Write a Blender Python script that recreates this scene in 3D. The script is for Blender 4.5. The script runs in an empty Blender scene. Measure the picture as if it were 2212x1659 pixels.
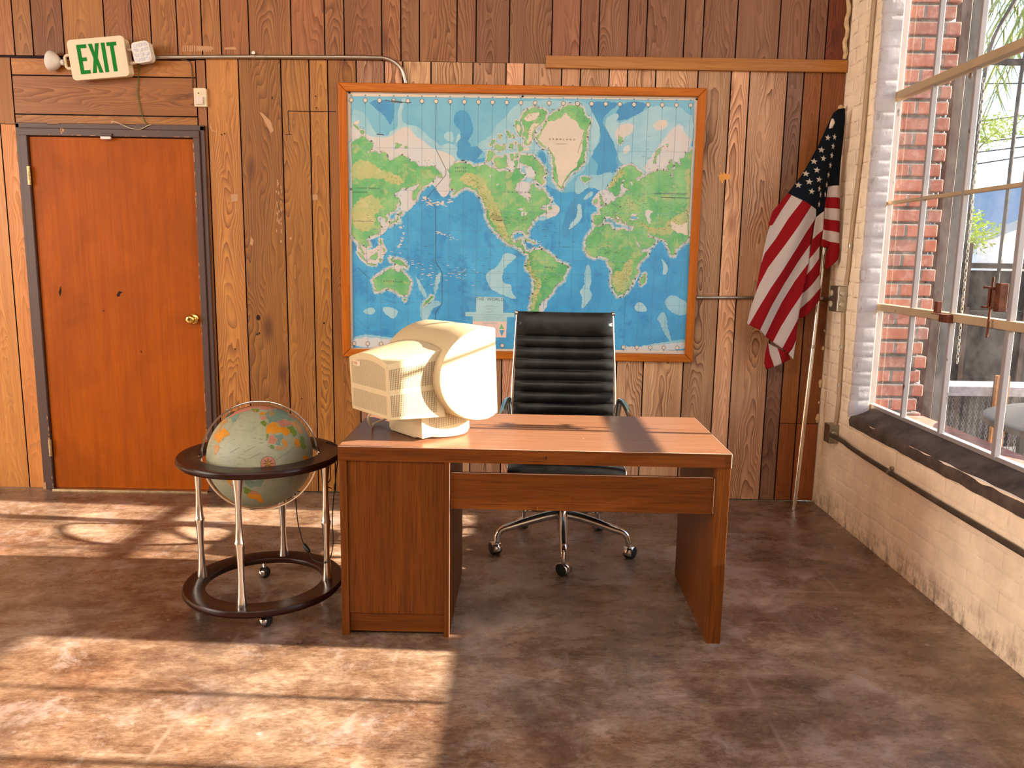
import bpy, bmesh, math, random
from mathutils import Vector, Matrix, noise
from mathutils.geometry import tessellate_polygon
R = math.radians
random.seed(7)
scn = bpy.context.scene
COL = scn.collection

# ---------------------------------------------------------------- camera, world, sun, lights, exposure
CAM = Vector((-1.7852, -4.6031, 1.422)); YAW, PIT, ROL, FPX = .0043, -.1603, .0166, 1723.35
def cam_axes():
    cy, sy, cp, sp, cr, sr = math.cos(YAW), math.sin(YAW), math.cos(PIT), math.sin(PIT), math.cos(ROL), math.sin(ROL)
    f = Vector((-sy*cp, cy*cp, sp)); r = Vector((cy, sy, 0)); u = r.cross(f)
    return r*cr + u*sr, u*cr - r*sr, f
_r, _u, _f = cam_axes()
cd = bpy.data.cameras.new('camera'); cam = bpy.data.objects.new('camera', cd); COL.objects.link(cam)
cd.sensor_fit = 'HORIZONTAL'; cd.sensor_width = 36; cd.lens = FPX/2212*36; cd.clip_start = .05; cd.clip_end = 300
cam.matrix_world = Matrix(((_r.x, _u.x, -_f.x, CAM.x), (_r.y, _u.y, -_f.y, CAM.y), (_r.z, _u.z, -_f.z, CAM.z), (0, 0, 0, 1)))
scn.camera = cam
scn.view_settings.view_transform = 'Standard'; scn.view_settings.look = 'None'; scn.view_settings.gamma = 1
scn.view_settings.use_curve_mapping = False; scn.view_settings.exposure = 0.0
w = bpy.data.worlds.new('world'); scn.world = w; w.use_nodes = True
nt = w.node_tree; nt.nodes.clear()
wo = nt.nodes.new('ShaderNodeOutputWorld'); bg = nt.nodes.new('ShaderNodeBackground'); sk = nt.nodes.new('ShaderNodeTexSky')
sk.sky_type = 'NISHITA'; sk.sun_disc = False; sk.sun_elevation = R(17.5); sk.sun_rotation = R(90); sk.altitude = 0; sk.air_density = 1; sk.dust_density = .6
bg.inputs[1].default_value = .62
nt.links.new(sk.outputs[0], bg.inputs[0]); nt.links.new(bg.outputs[0], wo.inputs[0])
SUN_DIR = Vector((-1, .035, -.315)).normalized()
sd = bpy.data.lights.new('sun', 'SUN'); sd.energy = 46; sd.color = (1, .88, .69); sd.angle = R(.55)
so = bpy.data.objects.new('sun', sd); COL.objects.link(so); so.rotation_euler = SUN_DIR.to_track_quat('-Z', 'Y').to_euler()
def area(name, loc, target, sx, sy, e, col):
    d = bpy.data.lights.new(name, 'AREA'); d.shape = 'RECTANGLE'; d.size = sx; d.size_y = sy; d.energy = e; d.color = col
    o = bpy.data.objects.new(name, d); COL.objects.link(o); o.location = loc
    o.rotation_euler = (Vector(target)-Vector(loc)).to_track_quat('-Z', 'Y').to_euler(); return o
area('fill_high', (-2.6, -6.6, 4.7), (-2.6, -.5, 1.0), 7, 1.6, 330, (1, .87, .71))  # added fill lamp high behind the camera, no roof opening there
area('fill_left', (-8.6, -4.5, 2.2), (-2, -2.2, 1.0), 4, 2.2, 520, (1, .89, .77))  # added fill lamp on the left, no window in that wall

# ---------------------------------------------------------------- node helpers
def new_mat(name):
    m = bpy.data.materials.new(name); m.use_nodes = True; t = m.node_tree
    b = t.nodes['Principled BSDF']; return m, t, b
class N:
    def __init__(s, t): s.t = t
    def n(s, typ, **kw):
        x = s.t.nodes.new('ShaderNode'+typ)
        for k, v in kw.items(): setattr(x, k, v)
        return x
    def set(s, sock, v):
        if isinstance(v, bpy.types.NodeSocket): s.t.links.new(v, sock)
        elif v is not None: sock.default_value = v
    def math(s, op, a, b=None, c=None, clamp=False):
        x = s.n('Math', operation=op, use_clamp=clamp)
        for i, v in enumerate((a, b, c)):
            if v is not None: s.set(x.inputs[i], v)
        return x.outputs[0]
    def noise(s, vec, scale=5, detail=3, rough=.5, dist=0):
        x = s.n('TexNoise'); s.set(x.inputs['Vector'], vec); x.inputs['Scale'].default_value = scale
        x.inputs['Detail'].default_value = detail; x.inputs['Roughness'].default_value = rough; x.inputs['Distortion'].default_value = dist
        return x.outputs['Fac']
    def mapping(s, vec, scale=(1, 1, 1), loc=(0, 0, 0), rot=(0, 0, 0)):
        x = s.n('Mapping'); s.set(x.inputs[0], vec); x.inputs['Scale'].default_value = scale; x.inputs['Location'].default_value = loc; x.inputs['Rotation'].default_value = rot
        return x.outputs[0]
    def ramp(s, f, pts, interp='LINEAR'):
        x = s.n('ValToRGB'); s.set(x.inputs[0], f); cr = x.color_ramp; cr.interpolation = interp
        while len(cr.elements) < len(pts): cr.elements.new(.5)
        for e, (p, c) in zip(cr.elements, pts): e.position = p; e.color = c if len(c) == 4 else (*c, 1)
        return x.outputs[0]
    def rng(s, f, a, b, c=0, d=1):
        x = s.n('MapRange'); s.set(x.inputs[0], f)
        for i, v in enumerate((a, b, c, d)): x.inputs[i+1].default_value = v
        return x.outputs[0]
    def mix(s, f, a, b, mode='MIX'):
        x = s.n('Mix', data_type='RGBA', blend_type=mode); x.clamp_factor = True
        s.set(x.inputs[0], f)
        for i, v in ((6, a), (7, b)):
            s.set(x.inputs[i], (*v, 1) if isinstance(v, tuple) and len(v) == 3 else v)
        return x.outputs[2]
    def obj(s): return s.n('TexCoord').outputs['Object']
    def uv(s): return s.n('TexCoord').outputs['UV']
    def bump(s, h, strength=.3, dist=.005):
        x = s.n('Bump'); s.set(x.inputs['Height'], h); x.inputs['Strength'].default_value = strength; x.inputs['Distance'].default_value = dist
        return x.outputs[0]
def simple(name, col, rough=.5, metal=0, noise_amt=.12, scale=12, bump=0, coat=0, spec=.22):
    m, t, b = new_mat(name); k = N(t)
    v = k.noise(k.obj(), scale, 5, .6)
    f = k.rng(v, .3, .7, 0, 1)
    dark = tuple(c*(1-noise_amt) for c in col); lite = tuple(min(1, c*(1+noise_amt)) for c in col)
    k.set(b.inputs['Base Color'], k.mix(f, dark, lite)); b.inputs['Roughness'].default_value = rough; b.inputs['Metallic'].default_value = metal
    b.inputs['Coat Weight'].default_value = coat; b.inputs['Specular IOR Level'].default_value = spec
    if bump: k.set(b.inputs['Normal'], k.bump(v, bump, .002))
    return m

# ---------------------------------------------------------------- materials
def plank_mat():
    m, t, b = new_mat('wood_panelling'); k = N(t)
    at = k.n('Attribute', attribute_name='tone'); st = k.n('Attribute', attribute_name='style')
    ss = k.n('SeparateColor'); k.set(ss.inputs[0], st.outputs['Color'])
    seed, straight, contrast = ss.outputs[0], ss.outputs[1], ss.outputs[2]
    uvn = k.n('SeparateXYZ'); k.set(uvn.inputs[0], k.uv()); u, v = uvn.outputs[0], uvn.outputs[1]
    sv = k.math('MULTIPLY', seed, 37.0)
    cmb = k.n('CombineXYZ'); k.set(cmb.inputs[0], k.math('MULTIPLY', u, 7.0)); k.set(cmb.inputs[1], k.math('MULTIPLY', v, 1.7)); k.set(cmb.inputs[2], sv)
    n1 = k.noise(cmb.outputs[0], 1, 2.5, .45, .3)
    uc = k.math('ADD', u, k.math('MULTIPLY', k.math('SUBTRACT', k.noise(cmb.outputs[0], .35, 1), .5), .12))
    cath = k.math('ADD', k.math('MULTIPLY', k.math('MULTIPLY', uc, uc), 900.), k.math('MULTIPLY', v, 5.0))
    line = k.math('MULTIPLY', u, 55.)
    mixv = k.math('ADD', k.math('MULTIPLY', cath, k.math('SUBTRACT', 1., straight)), k.math('MULTIPLY', line, straight))
    val = k.math('ADD', mixv, k.math('MULTIPLY', n1, 15.0))
    band = k.math('FRACT', val)
    band = k.math('POWER', band, 1.6)
    fade = k.rng(k.noise(cmb.outputs[0], .8, 2), (.35), .58, .35, 1)
    band = k.math('MULTIPLY', band, fade)
    c2 = k.n('CombineXYZ'); k.set(c2.inputs[0], k.math('MULTIPLY', u, 260.0)); k.set(c2.inputs[1], k.math('MULTIPLY', v, 7.)); k.set(c2.inputs[2], sv)
    fib = k.noise(c2.outputs[0], 1, 3, .6)
    c3 = k.n('CombineXYZ'); k.set(c3.inputs[0], k.math('MULTIPLY', u, 30.0)); k.set(c3.inputs[1], k.math('MULTIPLY', v, 1.1)); k.set(c3.inputs[2], sv)
    streak = k.noise(c3.outputs[0], 1, 4, .6, .6)
    s1 = k.rng(streak, .36, .64, 0, 1)
    col = k.mix(k.math('MULTIPLY', k.math('SUBTRACT', 1., s1), .55), at.outputs['Color'], k.mix(1., at.outputs['Color'], (.60, .46, .36), 'MULTIPLY'))
    col = k.mix(k.math('MULTIPLY', band, contrast, clamp=True), col, k.mix(1., at.outputs['Color'], (.22, .14, .10), 'MULTIPLY'))
    col = k.mix(k.rng(fib, .40, .62, 0, .35), col, k.mix(1., at.outputs['Color'], (.55, .42, .34), 'MULTIPLY'))
    # knots
    vo = k.n('TexVoronoi'); vo.feature = 'F1'; c4 = k.n('CombineXYZ'); k.set(c4.inputs[0], k.math('MULTIPLY', u, 5.)); k.set(c4.inputs[1], k.math('MULTIPLY', v, 2.0)); k.set(c4.inputs[2], sv)
    k.set(vo.inputs['Vector'], c4.outputs[0]); vo.inputs['Scale'].default_value = .8
    col = k.mix(k.rng(vo.outputs['Distance'], .05, .16, .75, 0), col, k.mix(1., at.outputs['Color'], (.22, .12, .07), 'MULTIPLY'))
    # rubbed and scraped patches
    wn = k.noise(k.mapping(k.obj(), (1, 1, .45)), 9, 6, .7)
    col = k.mix(k.rng(wn, .70, .74, 0, .55), col, (.62, .42, .30))
    hol = k.n('TexVoronoi'); k.set(hol.inputs['Vector'], k.mapping(k.obj(), (1, .01, 1))); hol.inputs['Scale'].default_value = 4.5
    col = k.mix(k.rng(hol.outputs['Distance'], .018, .022, 1, 0), col, (.03, .012, .008))
    k.set(b.inputs['Base Color'], col)
    k.set(b.inputs['Roughness'], k.rng(band, 0, 1, .42, .6)); b.inputs['Specular IOR Level'].default_value = .35
    k.set(b.inputs['Normal'], k.bump(k.math('ADD', band, fib), .12, .002))
    return m
def wood(name, col, dark, axis='Z', ring=9., rough=.4, coat=.2, fibre=1., amt=.5, mottled=0):
    """stained board: fibres run along axis"""
    m, t, b = new_mat(name); k = N(t)
    s = {'X': (1.2, 40, 40), 'Y': (40, 1.2, 40), 'Z': (40, 40, 1.2)}[axis]
    s2 = {'X': (.5, ring, ring), 'Y': (ring, .5, ring), 'Z': (ring, ring, .5)}[axis]
    s3 = {'X': (6, 220, 220), 'Y': (220, 6, 220), 'Z': (220, 220, 6)}[axis]
    o = k.obj()
    a = k.noise(k.mapping(o, s2), 1, 4, .6, 1.0); bb = k.math('FRACT', k.math('MULTIPLY', a, 9.))
    f1 = k.noise(k.mapping(o, s), 1, 5, .65); f2 = k.noise(k.mapping(o, s3), 1, 3, .6)
    mid = tuple((x+y)/2 for x, y in zip(col, dark))
    c = k.mix(k.rng(f1, .35, .65), mid, col); c = k.mix(k.math('MULTIPLY', k.math('POWER', bb, 3.), amt), c, dark)
    c = k.mix(k.rng(f2, .5, .68, 0, .55*fibre), c, dark)
    if mottled:
        mm = k.noise(k.mapping(o, (1, 1, .6)), 3, 5, .6, 1.2); c = k.mix(k.rng(mm, .42, .66, 0, mottled), c, tuple(x*.55 for x in col))
    k.set(b.inputs['Base Color'], c); b.inputs['Roughness'].default_value = rough; b.inputs['Coat Weight'].default_value = coat; b.inputs['Coat Roughness'].default_value = .25
    k.set(b.inputs['Normal'], k.bump(f2, .08, .001)); b.inputs['Specular IOR Level'].default_value = .14
    return m
def floor_mat():
    m, t, b = new_mat('stained_concrete'); k = N(t); o = k.obj()
    big = k.noise(k.mapping(o, (.9, 1.2, 1)), 1.6, 6, .65, .5); med = k.noise(k.mapping(o, (1, 1.6, 1), rot=(0, 0, -.35)), 4.5, 12, .80, .25); fine = k.noise(k.mapping(o, (1, 2.2, 1), rot=(0, 0, -.35)), 34, 10, .82)
    st = k.noise(k.mapping(o, (4, 60, 1), rot=(0, 0, -.45)), 3.0, 8, .8)
    v = k.math('ADD', k.math('MULTIPLY', big, .35), k.math('ADD', k.math('MULTIPLY', med, .40), k.math('MULTIPLY', fine, .25)))
    c = k.ramp(v, [(.38, (.030, .014, .009)), (.44, (.090, .046, .027)), (.49, (.155, .090, .055)), (.53, (.225, .145, .098)), (.60, (.38, .28, .21))])
    c = k.mix(k.rng(st, .54, .66, 0, .5), c, (.34, .235, .16))
    rust = k.noise(o, 2.7, 5, .65); c = k.mix(k.rng(rust, .54, .68, 0, .28), c, k.mix(1., c, (1.15, .62, .38), 'MULTIPLY'))
    grey = k.noise(k.mapping(o, loc=(7, 3, 0)), 2.1, 6, .7); c = k.mix(k.rng(grey, .50, .64, 0, .55), c, k.mix(1., c, (.78, .84, .98), 'MULTIPLY'))
    pale = k.noise(k.mapping(o, loc=(2, 9, 0)), 3.4, 9, .74, .3); c = k.mix(k.rng(pale, .54, .64, 0, .55), c, (.33, .255, .235))
    dk = k.noise(k.mapping(o, loc=(11, 4, 0)), 1.9, 8, .72, .3); c = k.mix(k.rng(dk, .52, .64, 0, .6), c, (.060, .034, .026))
    # ghost lines of old tiles
    br = k.n('TexBrick'); br.offset = 0; k.set(br.inputs['Vector'], k.mapping(o, (1, 1, 1), loc=(.06, .1, 0))); br.inputs['Scale'].default_value = 1; br.inputs['Brick Width'].default_value = .305; br.inputs['Row Height'].default_value = .305
    br.inputs['Mortar Size'].default_value = .012; br.inputs['Mortar Smooth'].default_value = 1
    msk = k.math('MULTIPLY', br.outputs['Fac'], k.rng(k.noise(k.mapping(o, loc=(3, 1, 0)), 1.3, 4, .7), .5, .68, 0, .42))
    c = k.mix(msk, c, (0.363, 0.277, 0.218))
    sp = k.n('TexVoronoi'); k.set(sp.inputs['Vector'], o); sp.inputs['Scale'].default_value = 7; 
    spm = k.math('MULTIPLY', k.rng(sp.outputs['Distance'], .03, .07, 1, 0), k.rng(k.noise(o, 3.2, 2), .5, .6))
    c = k.mix(k.math('MULTIPLY', spm, .8), c, (0.409, 0.363, 0.317))
    k.set(b.inputs['Base Color'], c)
    k.set(b.inputs['Roughness'], k.rng(med, .3, .7, .16, .42)); b.inputs['Specular IOR Level'].default_value = .5
    k.set(b.inputs['Normal'], k.bump(k.math('ADD', fine, med), .16, .0025))
    return m
def brick_paint(name, col, dark, crack=.8, bump=.9):
    m, t, b = new_mat(name); k = N(t); o = k.obj()
    sep = k.n('SeparateXYZ'); k.set(sep.inputs[0], o)
    wob = k.math('MULTIPLY', k.math('SUBTRACT', k.noise(o, 5, 3), .5), .022)
    cmb = k.n('CombineXYZ'); k.set(cmb.inputs[0], k.math('ADD', sep.outputs[1], k.math('MULTIPLY', sep.outputs[0], .7))); k.set(cmb.inputs[1], k.math('ADD', sep.outputs[2], wob))
    br = k.n('TexBrick'); k.set(br.inputs['Vector'], cmb.outputs[0]); br.inputs['Scale'].default_value = 1; br.inputs['Brick Width'].default_value = .215; br.inputs['Row Height'].default_value = .077
    br.inputs['Mortar Size'].default_value = .0035; br.inputs['Mortar Smooth'].default_value = .6
    br2 = k.n('TexBrick'); k.set(br2.inputs['Vector'], cmb.outputs[0]); br2.inputs['Scale'].default_value = 1; br2.inputs['Brick Width'].default_value = .215; br2.inputs['Row Height'].default_value = .077
    br2.inputs['Mortar Size'].default_value = .013; br2.inputs['Mortar Smooth'].default_value = 1
    n2 = k.noise(o, 7, 5, .65); n3 = k.noise(o, 38, 5, .7); n4 = k.noise(k.mapping(o, (1, 1, .5)), 14, 6, .75)
    lo = tuple(c*.82 for c in col)
    c = k.mix(k.rng(n2, .35, .65), lo, col)
    up = k.rng(sep.outputs[2], .45, .72, .35, 1)
    c = k.mix(k.math('MULTIPLY', up, k.math('MULTIPLY', br.outputs['Fac'], k.rng(n4, .47, .60, 0, crack))), c, dark)
    c = k.mix(k.rng(n4, .68, .74, 0, .6), c, dark)
    low = k.rng(sep.outputs[2], .0, .16, 1, 0)
    c = k.mix(k.math('MULTIPLY', low, k.rng(n4, .46, .62, 0, .8)), c, (.10, .06, .04))
    c = k.mix(k.rng(n3, .62, .72, 0, .4), c, tuple(x*.6 for x in col))
    k.set(b.inputs['Base Color'], c); b.inputs['Roughness'].default_value = .6; b.inputs['Specular IOR Level'].default_value = .2
    h = k.math('SUBTRACT', k.math('ADD', k.math('MULTIPLY', n3, .35), k.math('MULTIPLY', n2, .6)), k.math('MULTIPLY', k.math('MULTIPLY', br2.outputs['Fac'], up), .6))
    k.set(b.inputs['Normal'], k.bump(h, bump, .007))
    return m
def metal_mat(name, col, rough=.3, dirt=.3, dcol=(.12, .09, .06)):
    m, t, b = new_mat(name); k = N(t); n = k.noise(k.obj(), 12, 4, .6)
    k.set(b.inputs['Base Color'], k.mix(k.rng(n, .5, .72, 0, dirt), col, dcol)); b.inputs['Metallic'].default_value = 1
    k.set(b.inputs['Roughness'], k.rng(n, .3, .7, rough*.8, rough*1.3)); return m
def peel_paint(name, col, under, thr=.58, rough=.5, scale=22, stretch=(1, 1, .4)):
    m, t, b = new_mat(name); k = N(t); n = k.noise(k.mapping(k.obj(), stretch), scale, 6, .7); n2 = k.noise(k.obj(), 6, 4)
    c = k.mix(k.rng(n2, .3, .7), tuple(x*.85 for x in col), col)
    k.set(b.inputs['Base Color'], k.mix(k.rng(n, thr, thr+.02), c, under)); b.inputs['Roughness'].default_value = rough
    k.set(b.inputs['Normal'], k.bump(n, .04, .001)); return m
def leather():
    m, t, b = new_mat('black_leather'); k = N(t); v = k.n('TexVoronoi'); k.set(v.inputs['Vector'], k.obj()); v.inputs['Scale'].default_value = 260
    n = k.noise(k.obj(), 9, 5, .65); k.set(b.inputs['Base Color'], k.mix(k.rng(n, .4, .7), (.003, .003, .0035), (.009, .0085, .009)))
    k.set(b.inputs['Roughness'], k.rng(n, .3, .7, .30, .42)); b.inputs['Specular IOR Level'].default_value = .22; k.set(b.inputs['Normal'], k.bump(v.outputs['Distance'], .12, .0008)); return m
def glass_mat():
    m, t, b = new_mat('dusty_window_glass'); t.nodes.remove(b); k = N(t); out = t.nodes['Material Output']
    tr = k.n('BsdfTransparent'); gl = k.n('BsdfGlossy'); gl.inputs['Roughness'].default_value = .02; df = k.n('BsdfTranslucent'); df.inputs[0].default_value = (.85, .8, .8, 1)
    fr = k.n('Fresnel'); fr.inputs[0].default_value = 1.25
    dn = k.noise(k.obj(), 5, 6, .7); sp = k.noise(k.obj(), 160, 3, .7)
    dust = k.math('ADD', k.rng(dn, .4, .75, .001, .009), k.rng(sp, .68, .76, 0, .05))
    m1 = k.n('MixShader'); k.set(m1.inputs[0], dust); k.set(m1.inputs[1], tr.outputs[0]); k.set(m1.inputs[2], df.outputs[0])
    m2 = k.n('MixShader'); k.set(m2.inputs[0], k.math('MULTIPLY', k.math('MULTIPLY', fr.outputs[0], .55), k.math('SUBTRACT', 1., k.n('NewGeometry').outputs['Backfacing']))); k.set(m2.inputs[1], m1.outputs[0]); k.set(m2.inputs[2], gl.outputs[0])
    t.links.new(m2.outputs[0], out.inputs[0]); return m
def printed(name, col, col2=None, scale=6, rough=.22, detail=4, thr=(.4, .6), third=None):
    m, t, b = new_mat(name); k = N(t); o = k.obj()
    n = k.noise(o, scale, detail, .65); c = k.mix(k.rng(n, *thr), col, col2 or tuple(x*.9 for x in col))
    if third:
        n2 = k.noise(k.mapping(o, (1, 1, 1), loc=(4, 2, 9)), scale*2.6, 6, .7, .6); c = k.mix(k.rng(n2, .52, .62, 0, .7), c, third)
    k.set(b.inputs['Base Color'], c); b.inputs['Roughness'].default_value = .5; b.inputs['Coat Weight'].default_value = .4; b.inputs['Coat Roughness'].default_value = rough*.5
    k.set(b.inputs['Coat Normal'], k.bump(k.noise(o, 60, 2), .1, .001)); return m
def country_mat(name, cols, scale):
    m, t, b = new_mat(name); k = N(t); v = k.n('TexVoronoi'); k.set(v.inputs['Vector'], k.mapping(k.obj(), loc=(.3, .2, .1))); v.inputs['Scale'].default_value = scale
    sc = k.n('SeparateColor'); k.set(sc.inputs[0], v.outputs['Color'])
    pts = [(i/len(cols), c) for i, c in enumerate(cols)]
    c = k.ramp(sc.outputs[0], pts, 'CONSTANT')
    ln = k.noise(k.mapping(k.obj(), (1, 1, 3)), 90, 5, .7); c = k.mix(k.rng(ln, .58, .66, 0, .45), c, (.1, .09, .05))
    k.set(b.inputs['Base Color'], c); b.inputs['Roughness'].default_value = .4; return m
M = {}
M['planks'] = plank_mat()
M['groove'] = simple('dark_groove', (.02, .008, .008), .8)
M['floor'] = floor_mat()
M['cream_brick'] = brick_paint('cream_painted_brick', (.93, .77, .59), (.24, .14, .08), .75, .7)
M['white_brick'] = brick_paint('white_painted_brick', (.48, .44, .46), (.16, .11, .09), .5, .6)
M['plaster'] = simple('cream_plaster', (.62, .5, .38), .8, bump=.3)
M['dark_plaster'] = simple('brown_ceiling', (.32, .24, .17), .8, bump=.3)
M['sill'] = simple('mortar_sill', (0.0788, 0.0562, 0.0465), .8, noise_amt=.5, scale=9, bump=1.)
M['trim'] = wood('orange_batten', (0.3828, 0.155, 0.033), (0.2244, 0.0713, 0.011), 'X', 14, .4, .2)
M['map_frame'] = wood('orange_frame_wood', (.47, .135, .012), (.26, .055, .004), 'X', 14, .42, .08)
M['map_frame_v'] = wood('orange_frame_wood_upright', (.47, .125, .008), (.26, .055, .004), 'Z', 14, .42, .08)
M['door'] = wood('door_veneer', (.36, .078, .0), (.20, .034, .0), 'Z', 5, .5, .0, .5, .25, .6)
M['door_frame'] = peel_paint('brown_frame_paint', (0.0595, 0.0238, 0.0182), (0.42, 0.315, 0.238), .70)
M['desk'] = wood('desk_veneer', (.150, .041, .005), (.052, .012, .002), 'Z', 12, .42, .0, 1.3, .28)
M['desk_x'] = wood('desk_veneer_long', (.150, .041, .006), (.052, .012, .002), 'X', 12, .42, .0, 1.3, .2)
M['desk_top'] = wood('desk_top_veneer', (.20, .092, .050), (.125, .050, .024), 'X', 7, .36, .08, .5, .25)
M['desk_edge'] = simple('pale_desk_edge', (.55, .36, .28), .5)
M['chrome'] = metal_mat('chrome', (.72, .70, .68), .12, .15)
M['alu'] = metal_mat('brushed_aluminium', (.74, .69, .63), .2, .05, (.4, .35, .3))
M['galv'] = metal_mat('galvanised_conduit', (.42, .38, .33), .35, .4)
M['cond_cream'] = simple('cream_painted_conduit', (0.336, 0.24, 0.152), .45, bump=.1)
M['cond_dark'] = simple('dusty_dark_conduit', (0.066, 0.048, 0.036), .5, noise_amt=.4)
M['brass'] = metal_mat('brass', (.85, .58, .18), .18, .2)
M['old_brass'] = metal_mat('worn_brass', (.55, .42, .24), .4, .5)
M['leather'] = leather()
M['black'] = simple('black_plastic', (.012, .012, .013), .35)
M['dark_rubber'] = simple('dark_rubber', (.02, .02, .02), .6)
M['cream'] = simple('aged_cream_plastic', (.50, .395, .245), .45, noise_amt=.05, scale=5)
M['vent'] = simple('vent_shadow', (.16, .11, .07), .8)
M['label'] = simple('pale_label', (0.546, 0.434, 0.35), .5)
M['ring_wood'] = wood('dark_ring_wood', (.030, .008, .005), (.014, .004, .003), 'X', 6, .3, .12)
M['exit_white'] = simple('exit_plastic', (0.6192, 0.4964, 0.36), .45, noise_amt=.04)
M['lamp_white'] = simple('lamp_plastic', (0.595, 0.56, 0.546), .35, noise_amt=.04)
M['lens'] = simple('lamp_lens', (0.504, 0.504, 0.56), .15, noise_amt=.25, scale=60)
M['green'] = simple('exit_green', (.004, .155, .018), .6, spec=.1) #(0.0084, 0.21, 0.0245), .5)
M['sensor'] = simple('sensor_plastic', (0.6048, 0.5032, 0.372), .4, noise_amt=.04)
M['sensor_lens'] = simple('sensor_lens', (.55, .47, .43), .3)
M['white_wire'] = simple('white_wire', (0.504, 0.42, 0.315), .5)
M['green_wire'] = simple('green_wire', (.05, .11, .035), .5)
M['black_wire'] = simple('black_wire', (.015, .013, .012), .45)
M['brown_wire'] = simple('brown_wire', (.10, .05, .02), .5)
M['box'] = metal_mat('steel_box', (.33, .30, .24), .4, .5)
M['outlet'] = simple('ivory_outlet', (0.434, 0.364, 0.266), .4)
M['foam'] = simple('yellow_foam', (.50, .35, .2), .8, noise_amt=.3, scale=40, bump=.6)
M['scuff'] = simple('bare_scuff', (.40, .22, .12), .7) #('bare_scuff', (0.465, 0.3, 0.2025), .7)
M['orange_scuff'] = simple('orange_scuff', (.62, .26, .06), .7)
M['hole'] = simple('hole_dark', (.02, .01, .006), .9)
M['steel_cream'] = peel_paint('cream_window_paint', (0.416, 0.304, 0.192), (0.104, 0.048, 0.028), .66)
M['steel_white'] = peel_paint('white_window_paint', (.27, .24, .25), (.07, .04, .03), .64)
M['glass'] = glass_mat()
M['rust'] = simple('rust_brown', (.10, .03, .016), .7, noise_amt=.5, scale=30)
M['red_stripe'] = simple('flag_red', (0.186, 0.0037, 0.0062), .75, noise_amt=.08, spec=.08)
M['white_stripe'] = simple('flag_white', (0.3844, 0.31, 0.2852), .75, noise_amt=.05, spec=.08)
M['navy'] = simple('flag_navy', (0.002, 0.004, 0.0072), .7, spec=.08)
M['star'] = simple('flag_star', (0.372, 0.31, 0.248), .7, spec=.08)

# ---------------------------------------------------------------- mesh helpers
def link(o): COL.objects.link(o); return o
def finish(name, bm, mats, parent=None, smooth=False, bevel=0, segs=2, auto=None):
    me = bpy.data.meshes.new(name); bm.normal_update(); bm.to_mesh(me); bm.free()
    for m in (mats if isinstance(mats, (list, tuple)) else [mats]): me.materials.append(M[m] if isinstance(m, str) else m)
    if smooth:
        me.polygons.foreach_set('use_smooth', [True]*len(me.polygons))
        if auto is not None: me.set_sharp_from_angle(angle=R(auto))
    o = link(bpy.data.objects.new(name, me))
    if parent: o.parent = parent
    if bevel:
        b = o.modifiers.new('bevel', 'BEVEL'); b.width = bevel; b.segments = segs; b.limit_method = 'ANGLE'; b.angle_limit = R(40)
    return o
def tag(o, label=None, cat=None, group=None, kind=None):
    if label: o['label'] = label
    if cat: o['category'] = cat
    if group: o['group'] = group
    if kind: o['kind'] = kind
    return o
def empty(name, loc=(0, 0, 0), rz=0, **kw):
    o = link(bpy.data.objects.new(name, None)); o.location = loc; o.rotation_euler = (0, 0, rz); o.empty_display_size = .1
    return tag(o, **kw)
def box(bm, x0, x1, y0, y1, z0, z1, mi=0, xf=None):
    vs = [bm.verts.new(xf @ Vector(p) if xf else p) for p in [(x0, y0, z0), (x1, y0, z0), (x1, y1, z0), (x0, y1, z0), (x0, y0, z1), (x1, y0, z1), (x1, y1, z1), (x0, y1, z1)]]
    for f in [(0, 3, 2, 1), (4, 5, 6, 7), (0, 1, 5, 4), (1, 2, 6, 5), (2, 3, 7, 6), (3, 0, 4, 7)]:
        bm.faces.new([vs[i] for i in f]).material_index = mi
def frame_at(p, d):
    d = Vector(d).normalized(); a = Vector((0, 0, 1)) if abs(d.z) < .9 else Vector((1, 0, 0))
    x = d.cross(a).normalized(); return x, d.cross(x).normalized()
def tube(bm, pts, r, n=10, mi=0, caps=True, flat=None):
    pts = [Vector(p) for p in pts]; rs = r if isinstance(r, (list, tuple)) else [r]*len(pts); rings = []; px = None
    for i, p in enumerate(pts):
        d = (pts[min(i+1, len(pts)-1)]-pts[max(i-1, 0)]).normalized()
        if px is None: x, y = frame_at(p, d)
        else:
            x = (px - d*px.dot(d)).normalized(); y = d.cross(x)
        px = x; fx = flat if flat else 1
        rings.append([bm.verts.new(p + x*math.cos(2*math.pi*k/n)*rs[i] + y*math.sin(2*math.pi*k/n)*rs[i]*fx) for k in range(n)])
    for a, b in zip(rings, rings[1:]):
        for k in range(n): bm.faces.new((a[k], a[(k+1) % n], b[(k+1) % n], b[k])).material_index = mi
    if caps:
        bm.faces.new(rings[0][::-1]).material_index = mi; bm.faces.new(rings[-1]).material_index = mi
def lathe(bm, prof, c=(0, 0, 0), n=32, mi=0, axis=None, closed=False):
    c = Vector(c); q = Vector((0, 0, 1)).rotation_difference(Vector(axis).normalized()) if axis else None
    rings = []
    for (r, z) in prof:
        row = []
        for k in range(n):
            p = Vector((r*math.cos(2*math.pi*k/n), r*math.sin(2*math.pi*k/n), z))
            row.append(bm.verts.new(c + (q @ p if q else p)))
        rings.append(row)
    if closed: rings.append(rings[0])
    for a, b in zip(rings, rings[1:]):
        for k in range(n): bm.faces.new((a[k], a[(k+1) % n], b[(k+1) % n], b[k])).material_index = mi
    if not closed:
        for row, rev in ((rings[0], True), (rings[-1], False)):
            try: bm.faces.new(row[::-1] if rev else row).material_index = mi
            except ValueError: pass
    bmesh.ops.remove_doubles(bm, verts=bm.verts, dist=1e-6)
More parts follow.
